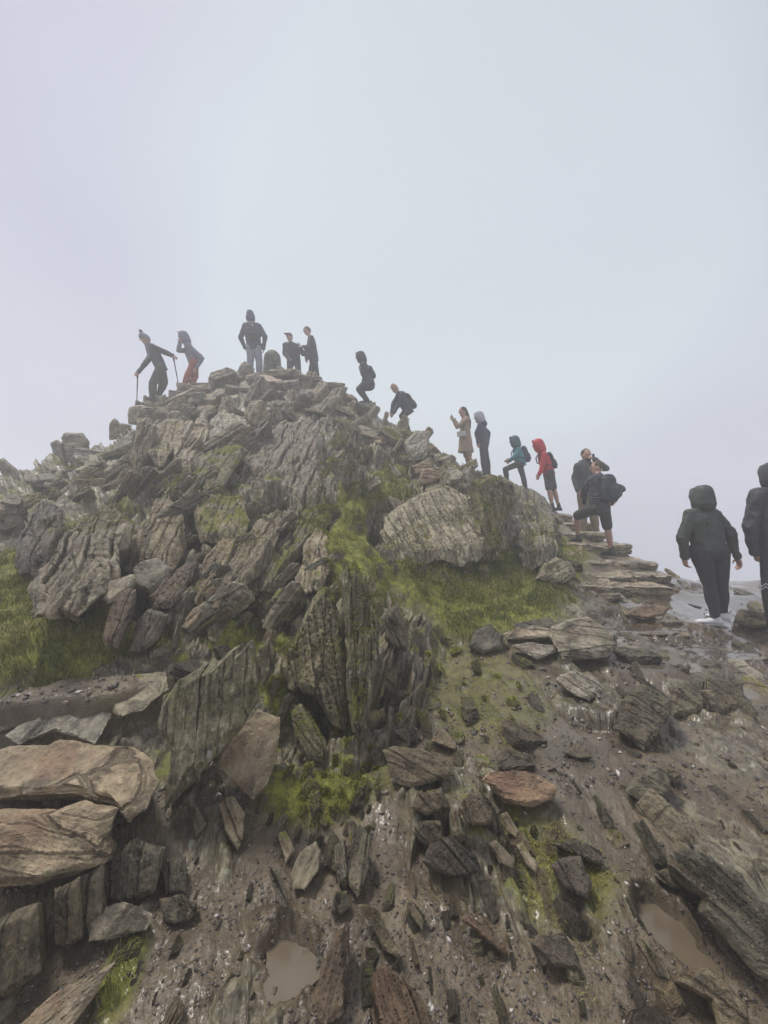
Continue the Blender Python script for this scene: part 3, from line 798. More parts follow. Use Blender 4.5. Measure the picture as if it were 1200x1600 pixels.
H('rock_slab', 'thin pale grey blade of slate lying on turf under the brown fins', 'slab', [(282,982),(297,953),(322,938),(322,950),(307,970),(290,984)], M_TAN, bed=50, thick=0.10, off=0.22, lean=50)
H('rock_slab', 'broad rust tinged fin slanting under the speckled block', 'slab', [(318,935),(340,872),(372,848),(412,815),(452,818),(424,860),(380,920),(340,948)], M_BROWN, bed=56, thick=0.4, off=0.27)
H('rock_slab', 'long dark fin ending in a peak at the centre of the crag', 'slab', [(352,952),(372,908),(428,880),(465,840),(475,800),(510,788),(517,815),(470,862),(426,922),(380,952)], M_LICH, bed=60, thick=0.45, off=0.32)
H('rock_slab', 'upright cracked slab left of the green gully', 'slab', [(462,908),(472,850),(497,826),(517,838),(518,890),(502,922),(477,928)], M_SLATE, bed=80, thick=0.35, off=0.22)
# ---- upper crags
H('rock_slab', 'tall narrow grey slab standing highest on the left crag', 'slab', [(192,758),(205,710),(215,656),(232,650),(244,664),(243,690),(233,715),(214,758)], M_SLATE, bed=76, thick=0.5, yaw=15, off=0.3, lean=25)
H('rock_slab', 'grey slab next right of the tallest slab, grass tussock beneath', 'slab', [(233,712),(244,668),(262,655),(289,656),(288,687),(262,720),(247,725)], M_SLATE, bed=70, thick=0.5, off=0.25)
H('rock_slab', 'ridged grey slab above and right of the grass tussock', 'slab', [(266,705),(290,665),(323,648),(325,677),(320,712),(300,735),(277,732)], M_CAIRN, bed=68, thick=0.5, off=0.28)
H('rock_slab', 'broken grey slab just under the rubble of the summit', 'slab', [(325,692),(325,660),(350,643),(389,653),(392,668),(372,698),(343,716)], M_CAIRN, bed=62, thick=0.5, off=0.22)
H('rock_slab', 'huge slanting grey brown slab at the middle of the hill', 'slab', [(345,770),(388,695),(440,663),(485,657),(506,690),(519,782),(500,802),(450,788),(400,784)], rock_mat('grey_brown_slab', (0.115, 0.10, 0.08), (0.225, 0.20, 0.165), rust=0.25, lichen=0.6, moss=0.2, wet=0.35), bed=62, thick=0.7, off=0.32, sub=0.45)
H('rock_slab', 'mossy shoulder of rock left of the huge slab', 'slab', [(298,742),(318,712),(372,695),(388,700),(350,762),(325,768)], M_LICH, bed=55, thick=0.4, off=0.18)
H('rock_slab', 'tall blue grey pointed slab in the rubble right of the huge slab', 'slab', [(534,762),(528,725),(543,690),(555,663),(564,668),(562,705),(556,768)], M_WET, bed=82, thick=0.4, off=0.32, lean=22)
H('rock_slab', 'smooth blue grey slab in the rubble under the bent hooded climber', 'slab', [(628,692),(650,673),(672,674),(667,716),(645,722)], rock_mat('blue_grey_slab', (0.13, 0.135, 0.13), (0.22, 0.23, 0.225), rust=0.05, lichen=0.2, moss=0.0, wet=0.5, green=0.0), bed=50, thick=0.4, off=0.3, lean=30)
H('stone', 'light tan block lowest in the rubble on the right slope', 'stone', [(652,757),(659,732),(690,729),(692,750),(675,756)], M_PINK, bed='flat', thick=0.35, off=0.32, lean=20)
H('stone', 'tan grey block resting just above the light tan block', 'stone', [(643,728),(672,714),(676,730),(650,741)], M_TAN, bed='flat', thick=0.3, off=0.28, lean=25)
H('rock_slab', 'thin pale plank of slate leaning left among the rubble', 'slab', [(590,706),(599,703),(628,741),(619,747)], M_PALE, bed=130, thick=0.12, off=0.28, lean=30)
H('stone', 'small pale block at the foot of the blue grey pointed slab', 'stone', [(569,759),(590,746),(597,754),(576,768)], M_CAIRN, bed=30, thick=0.2, off=0.22, lean=30)
# ---- right outcrop
H('rock_outcrop', 'pale fissured outcrop above the mossy bank', 'outcrop', [(592,832),(602,805),(645,775),(700,760),(752,778),(772,802),(772,850),(750,872),(722,884),(690,876),(650,884),(606,868)], rock_mat('pale_outcrop', (0.15, 0.145, 0.12), (0.29, 0.285, 0.245), rust=0.15, lichen=0.7, moss=0.3, wet=0.3), bed=118, thick=0.9, off=0.26, yaw=12, sub=0.45)
H('rock_outcrop', 'steep grey buttress below the people at the right edge of the hill', 'outcrop', [(742,795),(733,752),(765,741),(803,754),(803,785),(785,830),(778,872),(752,880),(736,850)], M_LICH, bed=104, thick=0.9, off=0.38, yaw=18, sub=0.5)
H('rock_outcrop', 'smoother grey buttress next to the stone steps', 'outcrop', [(797,822),(800,776),(830,764),(857,790),(866,845),(866,880),(840,888),(808,880)], M_SLATE, bed=97, thick=0.9, off=0.35, yaw=22, sub=0.5)
H('rock_outcrop', 'low rock beside the lowest steps with a fringe of grass', 'outcrop', [(835,905),(848,882),(868,870),(893,880),(900,900),(880,912)], M_SLATE, bed=30, thick=0.5, off=0.22, yaw=15, lean=35)
H('rock_slab', 'dark upright slab in the bank left of the pale outcrop', 'slab', [(600,1000),(603,960),(620,940),(638,985),(638,1012),(625,1018)], M_WET, bed=115, thick=0.3, off=0.15, lean=15)
# ---- nose of the ridge
H('rock_fin', 'tall pale lichened fin at the nose of the ridge, vertical grooves', 'slab', [(530,898),(550,878),(570,900),(589,950),(592,1027),(580,1105),(567,1155),(550,1147),(543,1030),(538,960)], M_LICH, bed=91, thick=0.4, yaw=10, off=0.12, lean=26, layers=1.4, sub=0.35)
H('rock_fin', 'shattered fin left of the pale fin, white lichen spots', 'slab', [(437,1050),(441,1020),(461,995),(480,950),(503,915),(522,925),(538,975),(543,1051),(543,1147),(518,1131),(493,1086),(453,1078)], M_LICH, bed=97, thick=0.45, yaw=0, off=0.13, lean=28, layers=1.5, sub=0.4)
H('rock_slab', 'small mossy slab stuck in the ground below the shattered fin', 'slab', [(455,1112),(470,1098),(488,1125),(507,1165),(505,1192),(482,1187),(462,1150)], M_LICH, bed=118, thick=0.15, off=0.07, lean=35)
H('rock_slab', 'big upright lichen spotted wall of slate with vertical cracks', 'slab', [(250,1090),(280,1062),(338,1030),(380,1002),(400,998),(402,1094),(377,1141),(349,1173),(312,1215),(280,1250),(257,1272),(262,1180),(248,1130)], M_LICH, bed=86, thick=0.22, yaw=-14, off=0.08, lean=12, layers=0.65, sub=0.6, taper=0.96)
H('stone', 'narrow stub of slate at the right end of the spotted wall', 'stone', [(402,1010),(422,998),(430,1020),(424,1050),(410,1078)], M_LICH, bed=88, thick=0.12, off=0.10, lean=15)
H('rock_slab', 'pale tan wedge of slate leaning on moss under the spotted wall', 'slab', [(330,1196),(338,1172),(372,1140),(405,1110),(439,1118),(436,1158),(418,1226),(396,1252),(371,1226),(352,1226)], M_TAN, bed=None, thick=0.10, yaw=8, off=0.12, lean=42, layers=0.7, taper=0.95)
# ---- left foreground slabs
TANK = dict(bed='flat', layers=1.2)
H('boulder', 'upper tan block of the large split boulder at the left edge', 'boulder', [(-30,1182),(20,1172),(75,1163),(112,1159),(210,1167),(240,1192),(250,1225),(228,1264),(202,1281),(187,1261),(120,1243),(-30,1248)], M_TAN, bed=None, thick=0.35, off=0.22, lean=66, layers=0.6, amp=0.8, coarse=0.6)
H('boulder', 'lower tan block of the split boulder with rust red end', 'boulder', [(-40,1268),(86,1264),(127,1250),(187,1260),(172,1300),(178,1336),(157,1351),(64,1381),(-40,1390)], M_TAN, bed='flat', thick=0.35, off=0.16, lean=36, layers=0.7, amp=0.8, coarse=0.6)
H('rock_slab', 'grey flat slab with pale left tip behind the tan boulder', 'slab', [(8,1152),(71,1110),(109,1102),(178,1102),(167,1131),(150,1166),(120,1152),(82,1142),(30,1164)], rock_mat('silver_slab', (0.17, 0.165, 0.15), (0.31, 0.30, 0.27), rust=0.1, lichen=0.4, moss=0.0, wet=0.3, green=0.0), thick=0.10, off=0.10, lean=60)
H('rock_slab', 'flat grey flake of slate behind the grey flat slab', 'slab', [(118,1088),(150,1068),(214,1052),(258,1048),(262,1075),(225,1111),(184,1119),(169,1099)], M_SLATE, thick=0.09, off=0.08, lean=62)
H('stone', 'small dark stone at the left edge on the muddy ledge', 'stone', [(-12,1122),(20,1114),(42,1117),(28,1137),(-12,1148)], M_DARK, thick=0.1, off=0.05, lean=60)
H('stone', 'squared dark block in the bottom left corner', 'stone', [(-25,1452),(34,1418),(60,1410),(62,1521),(22,1549),(-25,1580)], M_WET, bed=85, thick=0.22, off=0.06, lean=20, layers=0.7)
H('stone', 'dark upright block under the tan boulder', 'stone', [(86,1388),(126,1370),(128,1465),(108,1480),(88,1476)], M_WET, bed=88, thick=0.18, off=0.05, lean=15)
H('stone', 'second dark upright block under the tan boulder, nearer its rusty end', 'stone', [(128,1368),(160,1350),(164,1424),(131,1463)], M_WET, bed=88, thick=0.18, off=0.04, lean=15)
H('stone', 'mossy dark block right of the boulder end', 'stone', [(165,1340),(214,1309),(257,1324),(243,1394),(187,1414),(163,1400)], M_WET, bed=85, thick=0.2, off=0.03, lean=30)
H('stone', 'flat grey stone with sloping edges lying on the mud', 'stone', [(134,1446),(150,1422),(195,1409),(238,1428),(230,1452),(187,1464),(139,1472)], rock_mat('plain_grey_stone', (0.15, 0.135, 0.11), (0.25, 0.23, 0.19), rust=0.1, lichen=0.2, moss=0.0, wet=0.3, green=0.2), thick=0.09, off=0.07, lean=50, layers=0.6)
H('stone', 'small angular stone right of the flat grey stone', 'stone', [(248,1403),(285,1396),(312,1416),(290,1444),(259,1441)], M_WET, bed=120, thick=0.08, off=0.04, lean=45)
H('stone', 'upright slate stub behind the small angular stone', 'stone', [(252,1347),(289,1336),(291,1397),(259,1400)], M_WET, bed=88, thick=0.1, off=0.03, lean=35)
H('rock_slab', 'long pale slab lying in the bottom left corner', 'slab', [(0,1625),(60,1575),(112,1538),(182,1500),(146,1556),(95,1625)], M_TAN, bed=38, thick=0.08, off=0.05, lean=60)
H('rock_slab', 'ribbed upright splinter below the pale tan wedge', 'slab', [(341,1255),(364,1242),(383,1270),(380,1307),(371,1328),(352,1300)], M_SLATE, bed=110, thick=0.08, off=0.05, lean=40)
H('rock_slab', 'thin splinter at the foot of the spotted wall', 'slab', [(298,1250),(310,1262),(323,1289),(307,1309),(299,1285)], M_WET, bed=110, thick=0.06, off=0.04, lean=40)
# ---- middle foreground
H('stone', 'smooth grey oval stone in the mud below the moss', 'stone', [(454,1368),(465,1340),(480,1322),(494,1314),(502,1328),(498,1360),(477,1391),(457,1390)], rock_mat('smooth_grey_stone', (0.12, 0.12, 0.10), (0.20, 0.20, 0.17), rust=0.0, lichen=0.2, moss=0.0, wet=0.5, green=0.2), bed=65, thick=0.06, off=0.045, lean=60, layers=0.5)
H('rock_slab', 'long wet splinter upright right of the oval stone', 'slab', [(543,1358),(552,1307),(562,1287),(580,1307),(577,1356),(559,1404),(546,1387)], M_WET, bed=80, thick=0.08, off=0.05, lean=50)
H('stone', 'little dark splinter between the oval stone and long splinter', 'stone', [(517,1358),(529,1326),(543,1340),(535,1370)], M_WET, bed=75, thick=0.05, off=0.03, lean=50)
H('stone', 'slim dark splinter left of the oval stone', 'stone', [(417,1356),(428,1352),(449,1395),(455,1428),(437,1419)], M_WET, bed=115, thick=0.05, off=0.035, lean=50)
H('stone', 'pale streaked splinter above the slim dark splinter', 'stone', [(434,1303),(445,1297),(461,1328),(446,1351)], M_SLATE, bed=115, thick=0.05, off=0.035, lean=50)
H('stone', 'stubby dark stone below the little dark splinter', 'stone', [(517,1427),(522,1396),(542,1391),(548,1417),(535,1431)], M_WET, bed=80, thick=0.06, off=0.04, lean=45)
H('rock_slab', 'rust brown log shaped slab at the bottom, left of centre', 'slab', [(484,1578),(500,1519),(521,1458),(547,1441),(549,1498),(538,1585),(508,1602)], M_RUST, bed=78, thick=0.10, off=0.05, lean=62)
H('rock_slab', 'rust red and grey slab at the bottom centre edge', 'slab', [(581,1519),(600,1508),(620,1517),(654,1551),(684,1615),(588,1615)], M_RUST, bed=108, thick=0.10, off=0.05, lean=62)
H('rock_slab', 'grey pointed slab lying above the bottom rust red slab', 'slab', [(557,1411),(575,1412),(592,1424),(628,1490),(624,1500),(599,1484)], M_WET, bed=122, thick=0.07, off=0.045, lean=60)
H('stone', 'small spear shaped stone alone on the mud', 'stone', [(630,1403),(645,1408),(665,1429),(661,1457),(644,1434)], M_WET, bed=125, thick=0.05, off=0.035, lean=55)
H('stone', 'brown stick shaped stone pointing to lower right', 'stone', [(718,1434),(733,1427),(760,1447),(795,1485),(790,1493),(745,1454)], M_RUST, bed=140, thick=0.05, off=0.035, lean=60)
H('rock_slab', 'flat banded greenish grey rock in the middle of the mud path', 'slab', [(597,1172),(612,1166),(660,1170),(700,1188),(713,1200),(709,1217),(644,1231),(611,1220)], M_WET, bed=150, thick=0.12, off=0.06, lean=55, layers=0.7)
H('stone', 'pinkish orange block standing out right of centre', 'stone', [(753,1217),(762,1208),(800,1204),(838,1209),(872,1228),(868,1248),(834,1262),(787,1254)], M_PINK, bed='flat', thick=0.16, off=0.10, lean=45, layers=0.9)
H('stone', 'dark triangular stone above the banded rock', 'stone', [(614,1143),(630,1134),(653,1137),(654,1158),(636,1163)], M_WET, thick=0.08, off=0.05, lean=30)
H('stone', 'brown pyramid stone right of the dark triangular stone', 'stone', [(671,1159),(689,1135),(714,1161),(714,1175)], M_BROWN, thick=0.08, off=0.05, lean=30)
H('boulder', 'knobbly wet boulder left of the pinkish block', 'boulder', [(640,1262),(652,1238),(690,1232),(705,1262),(668,1275)], M_WET, bed=130, thick=0.15, off=0.07, lean=35)
H('boulder', 'dark wet boulder under the knobbly boulder', 'boulder', [(644,1300),(655,1282),(690,1282),(698,1312),(665,1325)], M_WET, bed=130, thick=0.15, off=0.06, lean=35)
H('boulder', 'blackish boulder with mossy top, lowest of the wet clump', 'boulder', [(659,1345),(672,1318),(705,1305),(745,1335),(752,1362),(715,1372),(670,1358)], M_DARK, bed=130, thick=0.18, off=0.07, lean=35)
H('boulder', 'grey domed boulder just below left of the pinkish block', 'boulder', [(715,1262),(735,1235),(765,1240),(782,1268),(762,1290),(730,1290)], M_WET, bed=120, thick=0.15, off=0.08, lean=35)
H('stone', 'smooth brown finger of rock sloping down from the pinkish block', 'stone', [(782,1272),(792,1268),(812,1300),(806,1310),(792,1300)], M_BROWN, bed=125, thick=0.06, off=0.05, lean=50)
H('stone', 'brown grey finger of rock in yellow grass', 'stone', [(762,1318),(775,1312),(806,1345),(800,1357),(780,1348)], M_BROWN, bed=125, thick=0.07, off=0.05, lean=50)
H('stone', 'second grey finger of rock right of the brown grey finger', 'stone', [(806,1320),(816,1316),(842,1350),(838,1364),(822,1352)], M_SLATE, bed=125, thick=0.07, off=0.05, lean=50)
H('boulder', 'black wet boulder with pitted face in the grass clump', 'boulder', [(860,1352),(880,1340),(908,1337),(926,1380),(920,1404),(881,1386)], M_DARK, bed=120, thick=0.13, off=0.07, lean=45)
H('boulder', 'black curved ridge of rock behind the pitted boulder', 'boulder', [(860,1318),(900,1309),(938,1329),(945,1352),(921,1346),(885,1330)], M_DARK, bed=140, thick=0.12, off=0.06, lean=50)
H('boulder', 'ribbed dark rock below the grass clump', 'boulder', [(828,1476),(845,1462),(882,1457),(906,1500),(909,1517),(847,1510)], M_DARK, bed=140, thick=0.12, off=0.05, lean=50)
H('rock_slab', 'long dark sliver lying on the mud left of the puddle', 'slab', [(988,1462),(1005,1468),(1044,1519),(1052,1537),(1027,1524)], M_WET, bed=128, thick=0.05, off=0.03, lean=62)
# ---- right foreground
H('boulder', 'long dark ridge of wet rock at the lower right edge', 'boulder', [(1040,1352),(1054,1327),(1110,1337),(1155,1363),(1187,1406),(1225,1425),(1225,1545),(1181,1524),(1155,1491),(1136,1464),(1093,1423),(1100,1402),(1069,1378)], M_WET, bed=135, thick=0.25, off=0.09, lean=52, sub=0.45)
H('stone', 'small dark stone at the upper tip of the long dark ridge', 'stone', [(1019,1366),(1042,1355),(1074,1384),(1050,1388)], M_WET, bed=140, thick=0.07, off=0.04, lean=55)
H('boulder', 'humped dark rock at the bottom right, mossy underneath', 'boulder', [(1052,1532),(1080,1515),(1104,1511),(1138,1537),(1168,1575),(1170,1615),(1125,1615),(1108,1562)], M_WET, bed=140, thick=0.2, off=0.07, lean=52)
H('boulder', 'black rock cut by the bottom edge of the view', 'boulder', [(976,1615),(982,1580),(1012,1569),(1044,1590),(1054,1615)], M_DARK, thick=0.15, off=0.05, lean=50)
H('boulder', 'dark rounded rock with a green mossy cap', 'boulder', [(975,1236),(1000,1206),(1027,1199),(1051,1211),(1048,1234),(1018,1256),(992,1248)], M_WET, bed=150, thick=0.14, off=0.07, lean=45)
H('rock_slab', 'wedge of wet bedrock with a sharp right edge on the path', 'slab', [(960,1137),(975,1092),(1012,1065),(1048,1094),(1044,1122),(1007,1174),(990,1159)], M_WET, bed=150, thick=0.25, off=0.05, lean=62)
H('rock_slab', 'wet bedrock block touching the right side of the sharp edged wedge', 'slab', [(1048,1084),(1070,1066),(1101,1062),(1102,1105),(1076,1118),(1050,1122)], M_WET, bed=140, thick=0.2, off=0.04, lean=60)
H('rock_slab', 'flat wet bedrock, rightmost of the row of three on the path', 'slab', [(1102,1058),(1161,1065),(1168,1105),(1125,1114),(1103,1106)], M_WET, bed=140, thick=0.2, off=0.03, lean=64)
H('boulder', 'pale flat topped rock with mossy underside beside the path', 'boulder', [(860,980),(889,966),(917,963),(940,979),(966,996),(964,1012),(950,1027),(880,1030),(864,1004)], M_PALE, bed='flat', thick=0.45, off=0.18, lean=50, layers=1.0)
H('rock_slab', 'thin slate plate farthest back, left of the pale flat topped rock', 'slab', [(800,975),(830,968),(862,966),(868,980),(806,983)], M_WET, bed='flat', thick=0.10, off=0.12, lean=60)
H('rock_slab', 'middle slate plate of the stack left of the pale rock', 'slab', [(786,990),(817,977),(874,984),(861,998),(791,1000)], M_STEP, bed='flat', thick=0.12, off=0.10, lean=60)
H('rock_slab', 'lowest slate plate of the stack left of the pale rock, pointed front', 'slab', [(797,1008),(830,1004),(868,1008),(872,1018),(840,1031)], M_STEP, bed='flat', thick=0.12, off=0.08, lean=60)
H('stone', 'dark wedge behind the pale flat topped rock', 'stone', [(904,967),(922,955),(951,971),(937,983)], M_DARK, thick=0.15, off=0.08, lean=40)
H('stone', 'reddish brown flat stone lying on the wet path', 'stone', [(973,960),(1005,943),(1048,950),(1037,963),(1005,968)], M_RUST, bed='flat', thick=0.16, off=0.07, lean=50)
H('stone', 'grey loaf shaped stone on the path below the pale rock', 'stone', [(866,1062),(880,1052),(898,1047),(934,1059),(945,1079),(922,1096),(900,1088)], M_STEP, bed=150, thick=0.16, off=0.08, lean=50)
H('boulder', 'square dark block at the right edge near the walkers', 'boulder', [(1147,968),(1156,950),(1230,955),(1230,988),(1162,980)], M_WET, bed='flat', thick=0.35, off=0.10, lean=30)
H('stone', 'small stone on the path left of the sharp edged wedge', 'stone', [(880,1176),(900,1160),(922,1170),(926,1184),(900,1186)], M_WET, thick=0.07, off=0.04, lean=45)
H('stone', 'grey boulder low on the mossy bank near the mud', 'stone', [(730,1010),(742,985),(765,975),(788,992),(785,1015),(755,1022)], M_WET, thick=0.2, off=0.06, lean=40)
# ---- left skyline
H('rock_slab', 'grey post like stone leaning left on the far left skyline', 'slab', [(-8,722),(4,714),(20,728),(42,752),(34,768),(22,765)], M_CAIRN, bed=130, thick=0.3, off=0.1, lean=5, d=8.6)
H('stone', 'wedge shaped stone right of the leaning post', 'stone', [(30,733),(62,739),(72,748),(38,756)], M_CAIRN, bed='flat', thick=0.4, off=0.1, lean=15, d=8.9)
H('boulder', 'squared block on top of the left skyline pile', 'boulder', [(95,684),(100,675),(128,676),(138,688),(136,705),(102,722)], M_CAIRN, bed='flat', thick=0.5, off=0.1, lean=8, d=9.0)
H('boulder', 'upright rounded stone left of the squared block', 'boulder', [(78,692),(88,686),(97,692),(100,722),(84,712)], M_CAIRN, bed=100, thick=0.4, off=0.1, lean=8, d=8.9)
H('boulder', 'layered stone under the squared block', 'boulder', [(105,722),(120,700),(160,703),(173,712),(142,728)], M_CAIRN, bed='flat', thick=0.5, off=0.15, lean=25, d=8.7)
H('stone', 'horned stone sticking up on the skyline above the left rubble', 'stone', [(170,688),(171,662),(179,652),(186,661),(206,664),(202,686)], M_CAIRN, bed=85, thick=0.4, off=0.1, lean=5, d=9.6)
H('boulder', 'overhanging dark block below the hiker with poles', 'boulder', [(199,662),(201,636),(222,632),(248,637),(246,652),(222,668)], M_CAIRN, bed='flat', thick=0.6, off=0.15, lean=3, d=9.75)
H('stone', 'broad flat flake lying between the left rubble and the tallest slab', 'stone', [(165,712),(185,690),(212,668),(207,695),(175,716)], M_CAIRN, bed=40, thick=0.3, off=0.2, lean=40)
# ---------------------------------------------------------------- loose stones: a few shapes, copied
def stone_shape(seed, dims, vox=0.022, layers=1.3):
    r_ = random.Random(seed)
    bm = bmesh.new(); bmesh.ops.create_cube(bm, size=1.0)
    for v in bm.verts:
        v.co = Vector((v.co.x * dims[0], v.co.y * dims[1], v.co.z * dims[2])) * r_.uniform(0.85, 1.1)
    for _ in range(7):
        n = Vector((r_.uniform(-1, 1), r_.uniform(-1, 1), r_.uniform(-0.7, 0.7))).normalized()
        ext = max(v.co.dot(n) for v in bm.verts)
        g = bmesh.ops.bisect_plane(bm, geom=bm.verts[:] + bm.edges[:] + bm.faces[:], plane_co=n * ext * r_.uniform(0.62, 0.88), plane_no=n, clear_outer=True)
        es = [x for x in g['geom_cut'] if isinstance(x, bmesh.types.BMEdge)]
        if es: bmesh.ops.holes_fill(bm, edges=bm.edges)
    bmesh.ops.recalc_face_normals(bm, faces=bm.faces)
    me = eval_mesh(bm, [('REMESH', dict(mode='VOXEL', voxel_size=vox))])
    roughen(me, (0, 0.12, 0.99), (1, 0, 0), seed, 0.8, 1.0, layers, 0.8)
    me.polygons.foreach_set('use_smooth', np.ones(len(me.polygons), bool))
    me.set_sharp_from_angle(angle=D2R(26))
    return me
SH = [stone_shape(100 + i, d_) for i, d_ in enumerate([(1, .62, .22), (1, .5, .3), (1, .8, .18), (1, .4, .25), (1, .7, .4), (1, .55, .16), (1, .35, .14), (1, .65, .33), (1, .9, .28), (1, .45, .35)])]
SHM = {}
def shape(i, mat):
    k = (i % len(SH), mat.name)
    if k not in SHM:
        me = SH[k[0]].copy(); me.materials.append(mat); SHM[k] = me
    return SHM[k]
def basis(xa, za):
    za = za.normalized(); xa = (xa - za * xa.dot(za)).normalized(); ya = za.cross(xa)
    return Matrix((xa, ya, za)).transposed().to_4x4()
def place_stone(name, i, mat, loc, xa, za, size, sc=(1, 1, 1), label='', cat='stone', group=None):
    o = bpy.data.objects.new(name, shape(i, mat)); COL.objects.link(o)
    o.matrix_world = Matrix.Translation(loc) @ basis(xa, za) @ Matrix.Diagonal((size * sc[0], size * sc[1], size * sc[2], 1))
    tag(o, label, cat, group, 'thing')
    return o
def inpoly(u, v, poly):
    c = False; n = len(poly)
    for i in range(n):
        x1, y1 = poly[i]; x2, y2 = poly[(i + 1) % n]
        if (y1 > v) != (y2 > v) and u < (x2 - x1) * (v - y1) / (y2 - y1) + x1: c = not c
    return c
# grid of surface points, so that stones can be picked by place on the hill
rnd = random.Random(11)
def scatter(poly, spacing, nmax, skip=()):
    us_ = [p_[0] for p_ in poly]; vs_ = [p_[1] for p_ in poly]
    got = []
    for _ in range(nmax * 40):
        u = rnd.uniform(min(us_), max(us_)); v = rnd.uniform(min(vs_), max(vs_))
        if not inpoly(u, v, poly): continue
        if any((u - a) ** 2 / 1.0 + ((v - b) * 1.25) ** 2 < (spacing * k) ** 2 for a, b, k in got): continue
        l, n = hit(u, v)
        if l is None: continue
        got.append((u, v, 1.0))
        yield u, v, l, n
        if len(got) >= nmax: return

MW = {'pale grey': M_CAIRN, 'mid grey': M_SLATE, 'brown': M_BROWN, 'pinkish': M_PINK, 'blue grey': M_WET}
def cairn(poly, spacing, nmax, where, smin, smax, upright=0.5):
    for u, v, l, n in scatter(poly, spacing, nmax):
        k = rnd.random()
        tone = 'pale grey' if k < 0.62 else 'mid grey' if k < 0.82 else 'brown' if k < 0.93 else 'blue grey' if k < 0.975 else 'pinkish'
        s_ = rnd.uniform(smin, smax) * l.y / 10.0
        st = rnd.random() < upright
        if st:      # on edge, leaning with the beds
            a = D2R(rnd.gauss(72, 20))
            xa = Vector((math.cos(a), rnd.uniform(0.1, 0.6), math.sin(a)))
            za = Vector((math.sin(a), rnd.uniform(-0.9, -0.2), -math.cos(a)))
            lab = tone + ' slate stone standing on edge ' + where
        else:
            xa = Vector((rnd.uniform(-1, 1), rnd.uniform(-1, 1), rnd.uniform(-0.25, 0.25)))
            za = (n * 0.8 + Vector((rnd.uniform(-.4, .4), rnd.uniform(-.4, .4), 0.8)))
            lab = tone + ' slate stone lying flat ' + where
        place_stone('cairn_stone', rnd.randrange(10), MW[tone], l + n * s_ * 0.10, xa, za, s_, (1, rnd.uniform(.8, 1.2), rnd.uniform(.9, 1.5)), lab, 'cairn stone', 'stones piled ' + where)
cairn([(330, 600), (345, 592), (425, 588), (520, 602), (560, 625), (520, 650), (480, 655), (390, 650), (320, 650), (300, 625)], 19, 85, 'in the rubble under the summit', .42, .8, .6)
cairn([(205, 670), (215, 655), (300, 612), (335, 640), (330, 655), (240, 655)], 17, 30, 'in the rubble under the hiker with poles', .4, .75, .2)
cairn([(560, 640), (600, 640), (640, 672), (700, 702), (740, 740), (735, 760), (690, 765), (640, 720), (600, 690), (560, 760), (520, 700), (500, 660), (520, 625)], 20, 85, 'in the rubble right of the huge slab', .42, .8, .4)
cairn([(60, 765), (80, 738), (150, 722), (200, 695), (200, 740), (150, 760), (90, 775)], 21, 28, 'in the left skyline rubble', .35, .65, .15)
cairn([(0, 775), (60, 750), (110, 770), (60, 800), (0, 850)], 30, 12, 'at the far left edge', .35, .65, .3)
cairn([(740, 755), (800, 770), (850, 795), (820, 790), (760, 775)], 22, 10, 'on the shoulder under the right hand people', .35, .55, .1)
# flat cap stones along the summit edge
for (u, v, d, w_) in [(395, 588, 11.7, 1.0), (440, 585, 11.7, 1.1), (480, 592, 11.7, 0.9), (355, 592, 11.3, 0.9), (520, 604, 11.4, .7), (320, 603, 10.9, .7), (300, 613, 10.7, .6)]:
    l = P(u, v, d)
    place_stone('cap_stone', rnd.choice([2, 5, 8, 0]), M_CAIRN, l, Vector((1, rnd.uniform(-.2, .2), rnd.uniform(-.06, .06))), Vector((rnd.uniform(-.1, .1), -.15, 1)), w_, (1, 1, .75),
                'flat cap slab on the summit edge', 'cap stone', 'flat slabs along the summit edge')

# ---- shards of slate stuck in the mud and bank
def shards(poly, spacing, nmax, where, smin, smax, mats, edge=0.6, ang=90, sink=0.05):
    for u, v, l, n in scatter(poly, spacing, nmax):
        tone = rnd.choice(mats)
        s_ = smin * .6 + (smax * 1.25 - smin * .6) * rnd.random() ** 2.2
        # they follow the run of the beds, which is away from the viewer
        ya = Vector((rnd.gauss(0, .22), 1, rnd.uniform(-.1, .25)))
        ya = ya - n * ya.dot(n) * 0.8
        if rnd.random() < edge:
            za = Vector((rnd.choice([-1, 1]), rnd.uniform(-.2, .2), rnd.uniform(.1, .8))); word = 'set on edge'
        else:
            za = n + Vector((rnd.uniform(-.35, .35), rnd.uniform(-.35, .35), 0)); word = 'lying flat'
        place_stone('slate_shard', rnd.randrange(10), {'dark': M_WET, 'black': M_DARK, 'brown': M_BROWN, 'grey': M_SLATE, 'rusty': M_RUST, 'pale': M_STEP}[tone], l + n * s_ * sink, ya, za, s_, (1, rnd.uniform(.6, 1), rnd.uniform(.6, 1.1)),
                    tone + ' slate shard ' + word + ' ' + where, 'shard', 'slate shards ' + where)
D3 = ['dark', 'dark', 'dark', 'brown', 'grey', 'black']
shards([(590, 1030), (700, 980), (800, 1000), (850, 1110), (830, 1200), (740, 1210), (620, 1160), (600, 1100)], 28, 34, 'on the mossy mud below the bank', .12, .30, D3 + ['black'], .3)
shards([(620, 1230), (780, 1250), (900, 1310), (940, 1400), (900, 1520), (760, 1500), (680, 1400), (640, 1330)], 30, 36, 'among the wet boulders below the pinkish block', .06, .15, D3 + ['grey'], .35, sink=-.02)
shards([(400, 1260), (590, 1200), (600, 1290), (590, 1400), (480, 1310), (420, 1300)], 26, 26, 'in the yellow moss', .07, .17, ['dark', 'grey', 'grey', 'brown', 'pale'], .95)
shards([(280, 1330), (420, 1380), (420, 1600), (200, 1600), (180, 1480), (290, 1440)], 48, 14, 'in the mud at lower left', .05, .13, D3, .6, sink=-.04)
